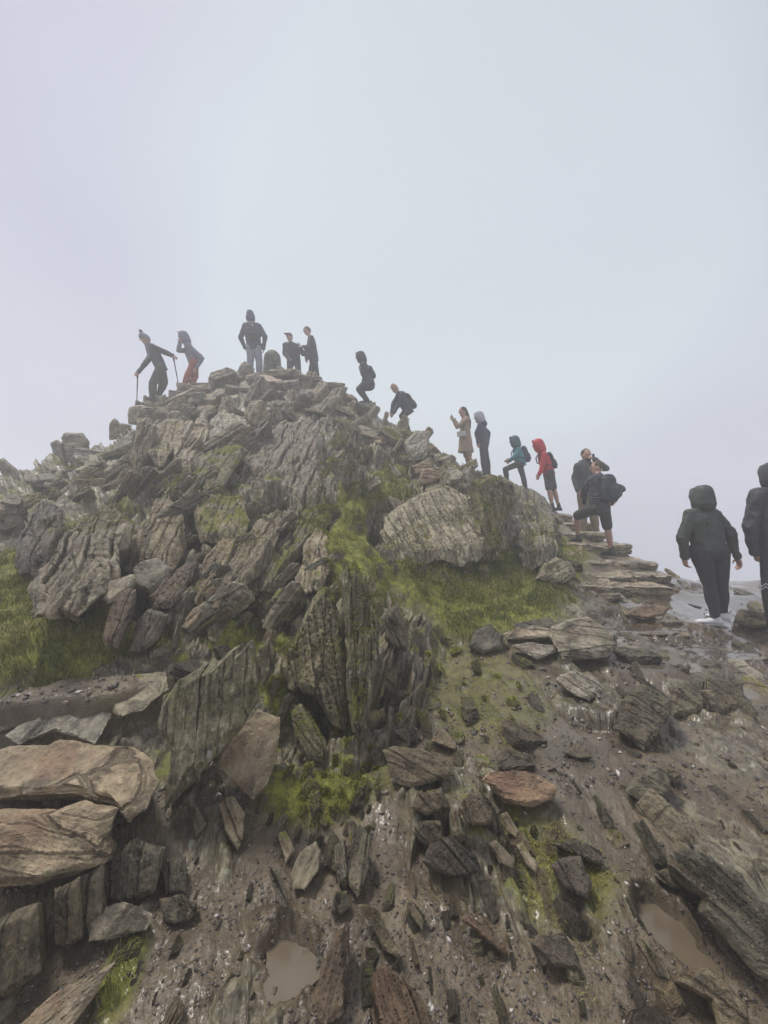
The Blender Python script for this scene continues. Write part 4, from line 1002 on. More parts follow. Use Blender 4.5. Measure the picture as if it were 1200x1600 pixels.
shards([(600, 1380), (760, 1420), (800, 1600), (560, 1600)], 40, 22, 'on the bottom mud', .03, .10, D3, .6)
shards([(880, 1120), (1200, 1120), (1200, 1330), (1000, 1330), (900, 1300)], 46, 26, 'on the right hand mud', .06, .2, D3, .3, sink=0.0)
shards([(940, 1330), (1020, 1380), (1100, 1480), (1040, 1600), (900, 1600), (920, 1450)], 40, 18, 'beside the right puddle', .05, .12, D3, .4, sink=0.0)
shards([(860, 940), (1040, 915), (1200, 915), (1200, 1110), (960, 1130), (960, 1030), (880, 1030)], 38, 46, 'on the wet summit path', .16, .42, ['dark', 'dark', 'pale', 'grey'], .12, sink=-.02)
shards([(240, 950), (420, 940), (440, 1050), (300, 1070)], 24, 16, 'under the brown fins', .10, .24, D3, .6)

# ---- fins of slate standing out of the crag between the big slabs
def fins(poly, spacing, nmax, where, smin, smax, mats, phi0, dphi=9):
    for u, v, l, n in scatter(poly, spacing, nmax):
        tone = rnd.choice(mats)
        s_ = rnd.uniform(smin, smax) * (l.y / 6.0) ** .6
        a = D2R(rnd.gauss(phi0, dphi))
        xa = Vector((math.cos(a), rnd.uniform(.25, .75), math.sin(a)))
        za = Vector((math.sin(a), rnd.uniform(-1.0, -.15), -math.cos(a)))
        place_stone('slate_fin', rnd.choice([0, 1, 3, 5, 6, 0, 5]), {'grey': M_SLATE, 'lichened': M_LICH, 'brown': M_BROWN, 'pale': M_CAIRN, 'dark': M_WET}[tone], l - n * s_ * .06, xa, za, s_, (1, rnd.uniform(.6, 1.0), rnd.uniform(.5, 1.0)),
                    tone + ' slate fin set on edge ' + where, 'slate fin', 'fins of slate ' + where)
F3 = ['grey', 'lichened', 'brown', 'pale', 'dark']
fins([(60, 770), (200, 740), (330, 760), (330, 860), (200, 770), (60, 800), (10, 830)], 34, 14, 'on the left crag', .45, .9, F3 + ['brown'], 62)
fins([(180, 700), (340, 650), (400, 690), (350, 780), (200, 770)], 26, 26, 'on the upper left crag', .5, 1.0, F3, 66)
fins([(290, 850), (400, 790), (520, 800), (520, 930), (420, 990), (340, 980), (270, 960)], 25, 42, 'among the central fins', .35, .75, F3 + ['lichened'], 62)
fins([(400, 960), (470, 930), (490, 1060), (450, 1130), (410, 1080)], 24, 14, 'left of the ridge nose', .25, .5, ['lichened', 'grey', 'dark'], 82)
fins([(510, 720), (560, 740), (600, 860), (600, 1000), (580, 960), (560, 860)], 34, 9, 'along the green gully', .3, .6, ['lichened', 'grey', 'dark'], 90)
fins([(590, 780), (740, 760), (850, 800), (880, 860), (740, 870), (600, 900)], 30, 24, 'round the right outcrops', .4, .8, ['lichened', 'grey', 'pale', 'dark'], 104)
fins([(600, 860), (760, 860), (770, 900), (740, 925), (610, 905)], 17, 18, 'along the foot of the pale outcrop', .28, .5, ['lichened', 'grey', 'lichened', 'dark'], 112)
fins([(440, 1120), (600, 1080), (600, 1260), (560, 1400), (430, 1330)], 26, 34, 'below the ridge nose', .12, .30, ['lichened', 'grey', 'dark', 'brown'], 84, 12)
fins([(640, 1230), (760, 1240), (930, 1320), (930, 1400), (760, 1380), (660, 1330)], 28, 22, 'in the low clump of boulders', .10, .22, ['dark', 'dark', 'grey', 'brown'], 115, 14)

# ---- stone steps: broad slabs, one thing each
STEPS = [(916, 5.75, 902, 1050, .12), (897, 6.2, 908, 1050, .17), (877, 6.75, 900, 1022, .17), (851, 7.4, 872, 992, .2), (834, 8.0, 862, 944, .18), (817, 8.6, 858, 926, .18), (803, 9.3, 855, 892, .18)]
nm = ['lowest', 'second lowest', 'third', 'fourth', 'fifth', 'sixth', 'topmost']
def step_slab(x0, x1, y0, dep_, ztop, th, seed, label, name='stone_step'):
    r_ = random.Random(seed); bm = bmesh.new(); ring = []; N_ = 7
    for k in range(N_ + 1): ring.append(Vector((x0 + (x1 - x0) * k / N_, y0 + r_.uniform(-.08, .07), 0)))
    for k in range(3): ring.append(Vector((x1 + r_.uniform(-.06, .07), y0 + dep_ * (k + 1) / 4, 0)))
    for k in range(N_ + 1): ring.append(Vector((x1 + (x0 - x1) * k / N_, y0 + dep_ + r_.uniform(-.06, .1), 0)))
    for k in range(3): ring.append(Vector((x0 + r_.uniform(-.06, .06), y0 + dep_ * (3 - k) / 4, 0)))
    tilt = (r_.uniform(-.035, .035), r_.uniform(-.02, .05))
    g1, g2 = r_.uniform(-.3, -.45), r_.uniform(-.6, -.75)
    lay = [(0, -.012), (-.06, .008), (g1, .012), (g1 - .04, r_.uniform(-.035, -.01)), (g2, r_.uniform(-.03, .01)), (g2 - .05, .03), (-1.0, .0)]
    c_ = sum(ring, Vector()) / len(ring); vs = []
    for zz, ins in lay:
        vs.append([bm.verts.new(p_ + (p_ - c_).normalized() * (ins + r_.uniform(-.025, .025)) + Vector((0, 0, ztop + zz * th + (p_.x - c_.x) * tilt[0] + (p_.y - c_.y) * tilt[1] + r_.uniform(-.012, .012)))) for p_ in ring])
    n_ = len(ring)
    for q_ in range(len(lay) - 1):
        for k in range(n_): bm.faces.new((vs[q_][k], vs[q_ + 1][k], vs[q_ + 1][(k + 1) % n_], vs[q_][(k + 1) % n_]))
    bm.faces.new(vs[0]); bm.faces.new(vs[-1][::-1])
    bmesh.ops.recalc_face_normals(bm, faces=bm.faces)
    cen = Vector((c_.x, c_.y, ztop - th / 2)); bmesh.ops.translate(bm, verts=bm.verts, vec=-cen)
    me = eval_mesh(bm, [('TRIANGULATE', {}), ('REMESH', dict(mode='VOXEL', voxel_size=0.019))])
    roughen(me, (0.02, 0.03, 1), (1, 0, 0), seed, 0.8, 1.0, 1.1, 1.0)
    finish(me, name, M_STEP, label, 'step', 'slate steps climbing the hill', cen)
for i, (v, d, u0, u1, th) in enumerate(STEPS):
    a = P(u0, v, d); b = P(u1, v, d); r_ = random.Random(77 + i)
    cut = a.x + (b.x - a.x) * r_.uniform(.38, .62)
    if i in (1, 2, 3, 4):
        step_slab(a.x, cut - .01, d + r_.uniform(-.05, .05), .95, a.z + r_.uniform(-.02, .01), th + .22, 300 + i, 'left slab of the ' + nm[i] + ' slate step climbing the right side of the hill')
        step_slab(cut + .01, b.x, d + r_.uniform(-.05, .05), .95, a.z + r_.uniform(-.01, .02), th + .22, 320 + i, 'right slab of the ' + nm[i] + ' slate step climbing the right side of the hill')
    else:
        step_slab(a.x, b.x, d, .95, a.z, th + .22, 300 + i, nm[i] + ' of the rough slate steps climbing the right side of the hill')
shards([(860, 800), (905, 860), (910, 925), (870, 925), (850, 880)], 15, 16, 'wedged at the left end of the steps', .14, .32, ['grey', 'pale', 'dark'], .2)
shards([(985, 858), (1010, 862), (1070, 905), (1090, 925), (1040, 925)], 14, 14, 'tumbled at the right end of the steps', .12, .30, ['grey', 'pale', 'dark'], .2)
shards([(900, 915), (1050, 915), (1040, 945), (890, 945)], 17, 14, 'at the foot of the steps', .12, .34, ['grey', 'pale', 'pale', 'dark'], .1)
# ---------------------------------------------------------------- turf, moss, grit, puddles
def strand_mat(name, c0, c1, c2):
    m = NT(name)
    t = m.attr('tone')
    c = m.ramp(t, [(0, c0), (0.55, c1), (1.0, c2)])
    m.l(c, m.b.inputs['Base Color']); m.b.inputs['Roughness'].default_value = 0.55
    m.b.inputs['Specular IOR Level'].default_value = 0.3
    return m.m
M_GRASS = strand_mat('grass_blade', (0.08, 0.10, 0.015), (0.24, 0.26, 0.042), (0.46, 0.41, 0.16))
M_MOSS = strand_mat('moss_tuft', (0.07, 0.085, 0.012), (0.24, 0.25, 0.028), (0.38, 0.36, 0.08))
rng = np.random.default_rng(5)
def blades(name, wt, count, h0, h1, wd, mat, label, droop=0.5, spread=0.5, tone0=0.35, tonev=0.25, cat='grass'):
    wt = np.clip(wt, 0, None); pr = wt / wt.sum()
    i = rng.choice(len(pr), count, p=pr)
    return blades_at(name, pt[i], nrm[i], h0, h1, wd, mat, label, droop, spread, tone0, tonev, cat)
def blades_at(name, bp_, bn_, h0, h1, wd, mat, label, droop=0.5, spread=0.5, tone0=0.35, tonev=0.25, cat='grass'):
    count = len(bp_); dy_ = bp_[:, 1]
    base = bp_ + rng.normal(0, 1, (count, 3)) * (0.006 * dy_ / 2)[:, None] * np.array([1, 1, 0.2])
    base[:, 2] -= 0.004
    h = rng.uniform(h0, h1, count) * (0.7 + 0.6 * (fbm(base, 2.0, 2, 7) + .5))
    if mat is M_MOSS: h = h * np.clip(dy_ / 4.2, .42, 1.3)
    a = rng.uniform(0, 2 * np.pi, count)
    cl = fbm(base, 5.0, 2, 9) * 5                       # neighbouring blades lie the same way
    lean = np.stack([np.cos(a) * .6 + np.cos(cl * 3), np.sin(a) * .6 + np.sin(cl * 3), np.zeros(count)], 1) * spread
    lean += bn_ * np.array([1, 1, 0.0]) * droop * 1.2
    up = np.array([0, 0, 1.0])
    m1 = base + (up * 0.62 + lean * 0.35) * h[:, None]
    tip = base + (up * (0.95 - droop * 0.7) + lean * 1.0) * h[:, None]
    sd = np.stack([np.cos(a + 1.57), np.sin(a + 1.57), np.zeros(count)], 1) * (wd * (0.6 + 0.25 * dy_) * rng.uniform(.7, 1.3, count))[:, None] / 2
    V = np.stack([base - sd, base + sd, m1 - sd * .8, m1 + sd * .8, tip], 1).reshape(-1, 3)
    k = (np.arange(count) * 5)[:, None]
    T = np.concatenate([k + [0, 1, 3], k + [0, 3, 2], k + [2, 3, 4]], 0)
    me = mesh_from(name, V, quads=T)
    tone = np.clip(tone0 + rng.normal(0, tonev, count) + fbm(base, 2.2, 3, 19) * 0.7, 0, 1)
    put_attr(me, 'tone', np.repeat(tone, 5))
    o = link(name, me, mat); tag(o, label, cat, kind='stuff'); return o
CLUMP = fbm(p0, 5.5, 3, 230) + .5
def wreg(lst): return np.where(infr & (np.abs(pu - 600) < 760) & (pv < 1700), paint(pu_, pv_, lst), 0) * fillm * np.clip(GREEN * 1.3, 0, 1) * (.12 + .88 * sstep(.36, .60, CLUMP))
flat = sstep(0.1, 0.5, nrm[:, 2])
blades('grass', wreg([(95, 1012, 175, 62, -3, 1.0), (10, 935, 60, 60, 0, .8), (150, 1025, 90, 45, -10, 1.0)]), 46000, .035, .085, .0030, M_GRASS, 'long yellow green turf growing at the left under the brown slabs', droop=.45, spread=.6, tone0=.62)
blades('grass', wreg([(690, 920, 100, 55, 15, .7), (805, 920, 95, 60, 10, 1.0), (860, 880, 50, 50, 0, .7), (760, 980, 60, 20, 0, .7)]), 34000, .04, .10, .0028, M_GRASS, 'drooping green grass on the bank below the pale outcrop', droop=.7, spread=.5, tone0=.45)
blades('grass', wreg([(250, 735, 40, 25, 0, 1.0), (320, 768, 75, 28, 10, .9), (640, 750, 120, 30, 5, .9), (590, 790, 60, 40, 0, .8), (150, 770, 60, 30, 0, .4)]), 20000, .05, .13, .003, M_GRASS, 'pale tussocks of grass growing between the upper crags', droop=.6, spread=.5, tone0=.5)
blades('grass', wreg([(300, 1000, 110, 50, -10, .7), (290, 1180, 60, 70, 0, .5), (180, 1530, 20, 70, 20, .12), (230, 1320, 60, 60, 0, .6), (430, 1075, 60, 60, 0, 1.0)]), 16000, .02, .055, .0022, M_GRASS, 'dark green grass in the hollows between the left slabs', droop=.3, spread=.5, tone0=.30)
blades('grass', wreg([(830, 1350, 110, 70, 35, .6), (900, 1500, 40, 60, 0, .7), (1020, 1230, 60, 30, 0, .5), (760, 1120, 90, 60, 0, .35)]), 9000, .010, .032, .0020, M_GRASS, 'short yellowish grass growing among the wet boulders at right', droop=.3, spread=.7, tone0=.6)
blades('moss', wreg([(545, 900, 35, 190, -3, 1.0), (500, 1230, 110, 90, 0, 1.0), (420, 1090, 70, 60, 0, .8), (290, 1190, 60, 60, 0, .7), (690, 1000, 90, 60, 0, .6), (745, 985, 40, 20, 0, 1.0)]), 42000, .008, .022, .0035, M_MOSS, 'bright yellow green moss cushions in the gully and round the ridge nose', droop=.1, spread=.6, tone0=.5, cat='moss')

# moss and grass that have taken hold on ledges of the rocks themselves
RP, RN = [], []
bpy.context.view_layer.update()
for o in COL.objects:
    if o.type != 'MESH' or o.name.split('.')[0] not in ('rock_slab', 'rock_fin', 'rock_outcrop', 'boulder', 'slate_fin', 'cairn_stone', 'slate_shard'): continue
    mw_ = np.array(o.matrix_world); c_ = get_co(o.data)[::2]; n_ = get_no(o.data)[::2]
    w_ = c_ @ mw_[:3, :3].T + mw_[:3, 3]; nn_ = n_ @ np.linalg.inv(mw_[:3, :3]); nn_ /= np.linalg.norm(nn_, axis=1)[:, None] + 1e-9
    RP.append(w_); RN.append(nn_)
RP = np.concatenate(RP).astype(np.float32); RN = np.concatenate(RN).astype(np.float32)
ru = 600 + FPX * RP[:, 0] / RP[:, 1]; rv = 800 + FPX * (EYE - RP[:, 2]) / RP[:, 1]
def on_rock(name, lst, count, gate, upmin, *a, **k):
    w_ = paint(ru, rv, lst) * sstep(upmin, upmin + .25, RN[:, 2]) * sstep(gate, gate + .12, fbm(RP, 2.6, 4, 300) + .5) * (RP[:, 1] / 4)
    i = rng.choice(len(w_), count, p=w_ / w_.sum())
    blades_at(name, RP[i], RN[i], *a, **k)
on_rock('moss', [(545, 900, 45, 210, -3, 1.0), (520, 820, 60, 60, 0, .8), (500, 1200, 90, 80, 0, .9), (430, 1040, 50, 60, 0, .7), (600, 950, 50, 80, 0, .8), (270, 1130, 40, 60, 0, .3)], 45000, .42, .15,
        .008, .024, .0040, M_MOSS, 'bright moss clinging to the slabs of the ridge nose and gully', droop=.1, spread=.6, tone0=.5)
on_rock('moss', [(700, 880, 180, 110, 5, .9), (400, 850, 160, 120, 0, .35), (640, 720, 90, 60, 0, .6), (330, 760, 90, 50, 0, .7), (150, 780, 120, 60, 0, .5), (700, 1060, 120, 90, 0, .5), (800, 1330, 150, 80, 20, .4)], 50000, .50, .2,
        .010, .035, .0040, M_MOSS, 'olive moss on the ledges of the crags and boulders', droop=.35, spread=.6, tone0=.38)

def grit(name, wt, count, s0, s1, label, seed=3):
    g = np.random.default_rng(seed); wt = np.clip(wt, 0, None); pr = wt / wt.sum()
    i = g.choice(len(pr), count, p=pr)
    s = s0 + (s1 - s0) * g.random(count) ** 3
    oc = np.array([[1, 0, 0], [-1, 0, 0], [0, 1, 0], [0, -1, 0], [0, 0, 1], [0, 0, -1]], float) * np.array([1, .62, .38])
    a = g.normal(1.57, .9, count); tl = g.normal(0, .4, count)
    V = oc[None] * (1 + g.uniform(-.35, .35, (count, 6, 1))) * s[:, None, None]
    V += g.normal(0, .16, (count, 6, 3)) * s[:, None, None]
    x = V[..., 0] * np.cos(tl)[:, None] - V[..., 2] * np.sin(tl)[:, None]; z = V[..., 0] * np.sin(tl)[:, None] + V[..., 2] * np.cos(tl)[:, None]; y = V[..., 1]
    X = x * np.cos(a)[:, None] - y * np.sin(a)[:, None]; Y = x * np.sin(a)[:, None] + y * np.cos(a)[:, None]
    jit = g.normal(0, 1, (count, 2)) * 0.004
    V = np.stack([X + pt[i, 0][:, None] + jit[:, :1], Y + pt[i, 1][:, None] + jit[:, 1:], z + (pt[i, 2] + s * .12)[:, None]], -1)
    k = (np.arange(count) * 6)[:, None]
    T = np.concatenate([k + np.array(t) for t in ([0, 2, 4], [2, 1, 4], [1, 3, 4], [3, 0, 4], [2, 0, 5], [1, 2, 5], [3, 1, 5], [0, 3, 5])], 0)
    me = mesh_from(name, V.reshape(-1, 3), quads=T)
    put_attr(me, 'tone', np.repeat(g.random(count), 6))
    m = NT('grit_stone'); c = m.ramp(m.attr('tone'), [(0, (.055, .048, .042)), (.45, (.12, .105, .09)), (.8, (.20, .17, .14)), (.955, (.27, .22, .17)), (.985, (.62, .59, .54))])
    m.l(c, m.b.inputs['Base Color']); m.b.inputs['Roughness'].default_value = .4
    o = link(name, me, m.m); tag(o, label, 'gravel', kind='stuff')
mudw = fillm * (1 - np.clip(GREEN, 0, 1)) * infr * (np.abs(pu - 600) < 760) * (pv > 960) * (pv < 1700)
grit('gravel', mudw * (0.3 + np.clip(fbm(p0, 2.5, 3, 77) + .4, 0, 1)) * (pv > 1080), 15000, .0022, .013, 'slate grit and tiny white quartz chips strewn over the mud')
grit('gravel', mudw * (pv > 900) * (pv < 1250) + .4 * infr * (pu > 600) * (pu < 1300) * (pv > 910) * (pv < 1120), 4000, .008, .035, 'broken slate chips scattered over the upper path', 4)

# level muddy water
def puddle(x, y, rx, ry, z, label, seed):
    n = 40; vs_ = [(0, 0, 0)] + [((1 + .12 * math.sin(3 * a + seed) + .08 * math.sin(5 * a + 2 * seed)) * rx * math.cos(a), (1 + .1 * math.sin(2 * a + seed)) * ry * math.sin(a), 0) for a in [2 * math.pi * k / n for k in range(n)]]
    me = mesh_from('puddle', vs_, faces=[(0, k + 1, (k + 1) % n + 1) for k in range(n)])
    m = NT('puddle_water'); tc_ = m.n('ShaderNodeTexCoord')
    nz_ = m.noise(tc_.outputs['Object'], 6, 4)
    m.l(m.mix(nz_, (0.12, 0.095, 0.062), (0.20, 0.16, 0.11)), m.b.inputs['Base Color']); m.b.inputs['Roughness'].default_value = 0.16
    m.l(m.bump(m.noise(tc_.outputs['Object'], 60, 2), 0.04, .002), m.b.inputs['Normal'])
    o = link('puddle', me, m.m); o.location = (x, y, z); tag(o, label, 'puddle', kind='structure')
puddle(PUD[0][0], PUD[0][1], PUD[0][2] * 1.5, PUD[0][3] * 1.5, PUD[0][4] - .010, 'small muddy puddle between the slate splinters', 1)
puddle(PUD[1][0], PUD[1][1], PUD[1][2] * 1.5, PUD[1][3] * 1.5, PUD[1][4] - .010, 'long muddy puddle beside the dark ridge of rock', 2)

for i_, pd_ in enumerate(PUD[2:]):
    puddle(pd_[0], pd_[1], pd_[2] * 1.35, pd_[3] * 1.35, pd_[4] - .011, ['shallow rainwater just below the white trainers', 'thin sheet of rainwater above the wet bedrock blocks', 'rainwater right of the pale flat topped rock', 'rainwater film on the path near the right edge',
         'rainwater on the path behind the walkers'][i_], i_ + 3)

# ---------------------------------------------------------------- each stone told apart by what lies near it
LMK = [('the pinkish block', 812, 1230), ('the grey oval stone', 478, 1352), ('the banded rock', 655, 1200), ('the rust brown log', 516, 1520), ('the bottom rust red slab', 635, 1565),
       ('the left puddle', 455, 1490), ('the right puddle', 1060, 1475), ('the long dark ridge', 1130, 1440), ('the humped dark rock', 1110, 1560), ('the blackish mossy boulder', 705, 1340),
       ('the pitted boulder', 893, 1370), ('the ribbed dark rock', 868, 1490), ('the mossy capped rock', 1015, 1228), ('the sharp edged wedge', 1003, 1120), ('the grey loaf stone', 905, 1072),
       ('the pale flat topped rock', 912, 995), ('the slate plates', 835, 1000), ('the reddish flat stone', 1010, 956), ('the white trainers', 1112, 968), ('the ridge nose', 562, 1140), ('the pale tan wedge', 385, 1180),
       ('the spotted wall', 330, 1130), ('the sloping edged stone', 186, 1440), ('the bottom left slab', 110, 1570), ('the brown fins', 390, 900), ('the grey boulder on the bank', 757, 1000), ('the dark triangular stone', 634, 1150),
       ('the square edge block', 1175, 968), ('the stone pillar', 425, 575), ('the capped man', 470, 580), ('the broad hooded man', 395, 585), ('the grey hooded woman', 298, 608), ('the hiker with poles', 242, 630),
       ('the squatting climber', 575, 625), ('the bald climber', 633, 660), ('the woman in the long coat', 730, 735), ('the blue grey pointed slab', 545, 720), ('the smooth blue slab', 650, 695), ('the light tan block', 672, 742),
       ('the huge slab', 450, 700), ('the tallest left slab', 220, 700), ('the squared skyline block', 118, 695), ('the horned stone', 185, 670), ('the leaning post', 20, 740), ('the teal climber', 805, 765), ('the lowest step', 980, 905), ('the third step', 960, 868), ('the topmost step', 872, 805), ('the pale slate plank', 608, 728), ('the broken slab', 360, 680)]
def px(o):
    p = o.matrix_world.translation
    return 600 + FPX * p.x / p.y, 800 + FPX * (EYE - p.z) / p.y
def dirw(du, dv):
    a = math.degrees(math.atan2(-dv, du)) % 360
    return ['right of', 'above right of', 'above', 'above left of', 'left of', 'below left of', 'below', 'below right of'][int((a + 22.5) // 45) % 8]
def relabel():
    bins = {}
    for o in COL.objects:
        if o.name.split('.')[0] in ('cairn_stone', 'slate_shard', 'cap_stone', 'slate_fin'):
            u, v = px(o)
            cand = sorted(LMK, key=lambda L_: (L_[1] - u) ** 2 + (L_[2] - v) ** 2)[0]
            lab = o['label']
            tone = ' '.join(lab.split(' slate')[0].split()[:2]) if 'slate' in lab else 'grey'
            pose = 'set on edge' if ' edge ' in lab and 'cap slab' not in lab else 'lying flat'
            noun = {'cairn_stone': 'stone', 'slate_shard': 'shard', 'cap_stone': 'cap slab', 'slate_fin': 'fin'}[o.name.split('.')[0]]
            key = '%s %s %s, %s %s' % (tone, noun, pose, dirw(u - cand[1], v - cand[2]), cand[0])
            bins.setdefault(key, []).append((u, v, o, cand))
    ordn = ['nearest', 'second nearest', 'third nearest', 'fourth nearest', 'fifth nearest', 'sixth nearest', 'seventh nearest', 'eighth nearest', 'ninth nearest', 'tenth nearest', 'eleventh nearest', 'twelfth nearest']
    for key, L_ in bins.items():
        if len(L_) == 1: L_[0][2]['label'] = key; continue
        L_.sort(key=lambda r: (r[0] - r[3][1]) ** 2 + (r[1] - r[3][2]) ** 2)
        for i, r in enumerate(L_):
            r[2]['label'] = (ordn[i] if i < 12 else 'farther') + ' ' + key
bpy.context.view_layer.update()
relabel()
# ---------------------------------------------------------------- people
def tube(bm, secs, n=12):
    """closed lofted tube: secs = [(centre, axisA, axisB)]"""
    rings = []
    for c, a, b in secs:
        rings.append([bm.verts.new(c + a * math.cos(2 * math.pi * k / n) + b * math.sin(2 * math.pi * k / n)) for k in range(n)])
    for r0, r1 in zip(rings[:-1], rings[1:]):
        for k in range(n):
            bm.faces.new((r0[k], r0[(k + 1) % n], r1[(k + 1) % n], r1[k]))
    c0 = bm.verts.new(secs[0][0]); c1 = bm.verts.new(secs[-1][0])
    for k in range(n):
        bm.faces.new((c0, rings[0][(k + 1) % n], rings[0][k])); bm.faces.new((c1, rings[-1][k], rings[-1][(k + 1) % n]))
def cap(bm, a, b, ra, rb, n=10, bulge=0.0):
    d = b - a; L = max(d.length, 1e-4); d = d / L
    x = d.orthogonal().normalized(); y = d.cross(x)
    S = []
    for t in (-1, -.7, -.35): S.append((a + d * ra * t, ra * math.sqrt(max(0.02, 1 - t * t))))
    for t in (0, .25, .5, .75, 1): S.append((a + d * L * t, ra + (rb - ra) * t + bulge * math.sin(math.pi * min(1, t * 1.3))))
    for t in (.35, .7, 1): S.append((b + d * rb * t, rb * math.sqrt(max(0.02, 1 - t * t))))
    tube(bm, [(c, x * r, y * r) for c, r in S], n)
def ell(bm, c, ax, ay, az, n=12):
    S = []
    for k in range(9):
        t = -1 + 2 * k / 8.0; r = math.sqrt(max(0.01, 1 - t * t))
        S.append((c + az * t, ax * r, ay * r))
    tube(bm, S, n)
def cloth_mesh(bm, vox, wr=0.006, seed=0, smooth=4):
    bmesh.ops.triangulate(bm, faces=bm.faces)
    me = eval_mesh(bm, [('REMESH', dict(mode='VOXEL', voxel_size=vox)), ('SMOOTH', dict(factor=0.5, iterations=smooth))])
    if wr > 0:
        p = get_co(me); N = get_no(me)
        f = fbm(p * np.array([1.3, 1.3, .75]), 7, 3, seed + 400) - 0.8 * np.abs(fbm(p * np.array([1.2, 1.2, .9]) + .3 * p[:, [2, 0, 1]], 9, 2, seed + 410))
        set_co(me, p + N * (f * wr * 2)[:, None])
    me.polygons.foreach_set('use_smooth', np.ones(len(me.polygons), bool))
    return me
MC = {}
def cm(name, col, rough=0.7):
    if name not in MC: MC[name] = simple_mat(name, col, rough, .07, .3, 60)
    return MC[name]
SKIN = simple_mat('skin', (0.46, 0.27, 0.20), 0.5, .08, .05, 30)
EYEM = simple_mat('eye_dark', (0.03, 0.025, 0.02), 0.2, 0)

def person(label, d, head, neck, pelvis, yaw, armR, armL, legR, legL, jacket, trousers, shoe, hood=None, hair=None, bald=False, headyaw=None, shorts=False, skirt=None,
           wide=1.0, hoodup=True, backpack=None, hips=1.0, vox=None, ds=0.0, bent=0.0, face=True, cuff=0.0, group='people climbing the summit', bare=False, scarf=None, footyaw=None, hat=None, hemdrop=0.06, sleeve=0.056, logo=None, hooddown=None, fine=False, footdy=0.0, thigh=0.092, baggy=1.0):
    vox = vox or (0.0065 if fine else 0.0105)
    seed = int(head[0]) % 97
    org = P((legR[1][0] + legL[1][0]) / 2, max(legR[1][1], legL[1][1]) + 4, d)
    Q = lambda u, v, dy=0.0: P(u, v, d + dy) - org
    F = Vector((-math.sin(D2R(yaw)), math.cos(D2R(yaw)), 0)); R = Vector((math.cos(D2R(yaw)), math.sin(D2R(yaw)), 0))
    hy = yaw if headyaw is None else headyaw
    HF = Vector((-math.sin(D2R(hy)), math.cos(D2R(hy)), 0)); HR = Vector((math.cos(D2R(hy)), math.sin(D2R(hy)), 0))
    Z = Vector((0, 0, 1))
    # bend the trunk along its facing direction: head lies further along F than the pelvis
    hd = Q(*head[:2], head[2] if len(head) > 2 else bent); nk = Q(*neck[:2], neck[2] if len(neck) > 2 else bent * .8); pv_ = Q(*pelvis)
    up = (nk - pv_).normalized()
    sh = 0.158 * wide
    sR = nk - up * 0.085 + R * sh; sL = nk - up * 0.085 - R * sh
    hR = pv_ + R * 0.09 * hips; hL = pv_ - R * 0.09 * hips
    aR = [Q(*p_) for p_ in armR]; aL = [Q(*p_) for p_ in armL]
    lR = [Q(*p_) for p_ in legR]; lL = [Q(*p_) for p_ in legL]
    root = bpy.data.objects.new('person', None); COL.objects.link(root); root.location = org
    tag(root, label, 'person', group, 'thing')
    def part(nm, me, mat): return link(nm, me, mat, root)
    hs_ = 1.0
    # ---------- body: one continuous skin
    bm = bmesh.new()
    hup = (hd - nk).normalized() * .5 + Z * .5; hup.normalize()
    hsz = 1.0 if fine else 1.12; HF = HF * hsz; HR = HR * hsz; hup = hup * hsz
    hx, hyv = HR * 0.073, HF * 0.092
    ell(bm, hd + hup * .015, hx, hyv, hup * 0.112, 16)
    ell(bm, hd - hup * .055 + HF * .022, HR * .052, HF * .062, hup * .058)           # jaw
    ell(bm, hd - hup * .098 + HF * .058, HR * .022, HF * .020, hup * .016, 8)         # chin
    cap(bm, hd + HF * .088 + hup * .012, hd + HF * .112 - hup * .020, .011, .015, 8)  # nose
    ell(bm, hd + HF * .080 + hup * .034, HR * .050, HF * .016, hup * .011, 8)         # brow
    ell(bm, hd + HF * .086 - hup * .052, HR * .024, HF * .012, hup * .009, 8)         # lips
    for s in (-1, 1): ell(bm, hd + HR * (.075 * s) - hup * .004 - HF * .006, HR * .010, HF * .020, hup * .032, 8)   # ears
    cap(bm, hd - hup * .06, nk - up * .03, .052, .062)
    cap(bm, nk - up * .14, pv_, .085, .11); cap(bm, nk, nk - up * .14, .055, .08)
    cap(bm, sR - up * .03, sL - up * .03, .04, .04)
    def arm(s, a, side):
        cap(bm, s, a[0], .046, .036); cap(bm, a[0], a[1], .038, .026)
        dr = (a[1] - a[0]).normalized(); hn = 0.085
        ww = R.cross(dr) if abs(R.dot(dr)) < .9 else F.cross(dr)
        ww = (F - dr * F.dot(dr)); ww = ww.normalized() if ww.length > .2 else dr.orthogonal().normalized()
        pn = dr.cross(ww).normalized()               # palm normal
        inn = pn * (1 if pn.dot(R * side) < 0 else -1)
        pc = a[1] + dr * .05
        ell(bm, pc, ww * .041, inn * .017, dr * .050, 10)
        for k, ln in zip((-1.5, -.5, .5, 1.5), (.062, .074, .070, .052)):
            b0 = a[1] + dr * .085 + ww * (k * .019); b1 = b0 + (dr * .85 + inn * .5) * ln * .5; b2 = b1 + (dr * .35 + inn * .95) * ln * .5
            cap(bm, b0, b1, .0095, .0088, 8); cap(bm, b1, b2, .0088, .0075, 8)
        t0 = a[1] + dr * .025 + ww * .034; t1 = t0 + (dr * .6 + ww * .55 + inn * .4) * .034; t2 = t1 + (dr * .8 + inn * .5) * .028
        cap(bm, t0, t1, .012, .010, 8); cap(bm, t1, t2, .010, .0085, 8)
    arm(sR, aR, 1); arm(sL, aL, -1)
    for h, l in ((hR, lR), (hL, lL)):
        cap(bm, h, l[0], .078 * hips, .050); cap(bm, l[0], l[1], .050, .034, 12, .014)
    for l in (lR, lL): cap(bm, l[1], l[1] - Z * .03, .033, .034)
    part('body', cloth_mesh(bm, vox, 0, smooth=2), SKIN)
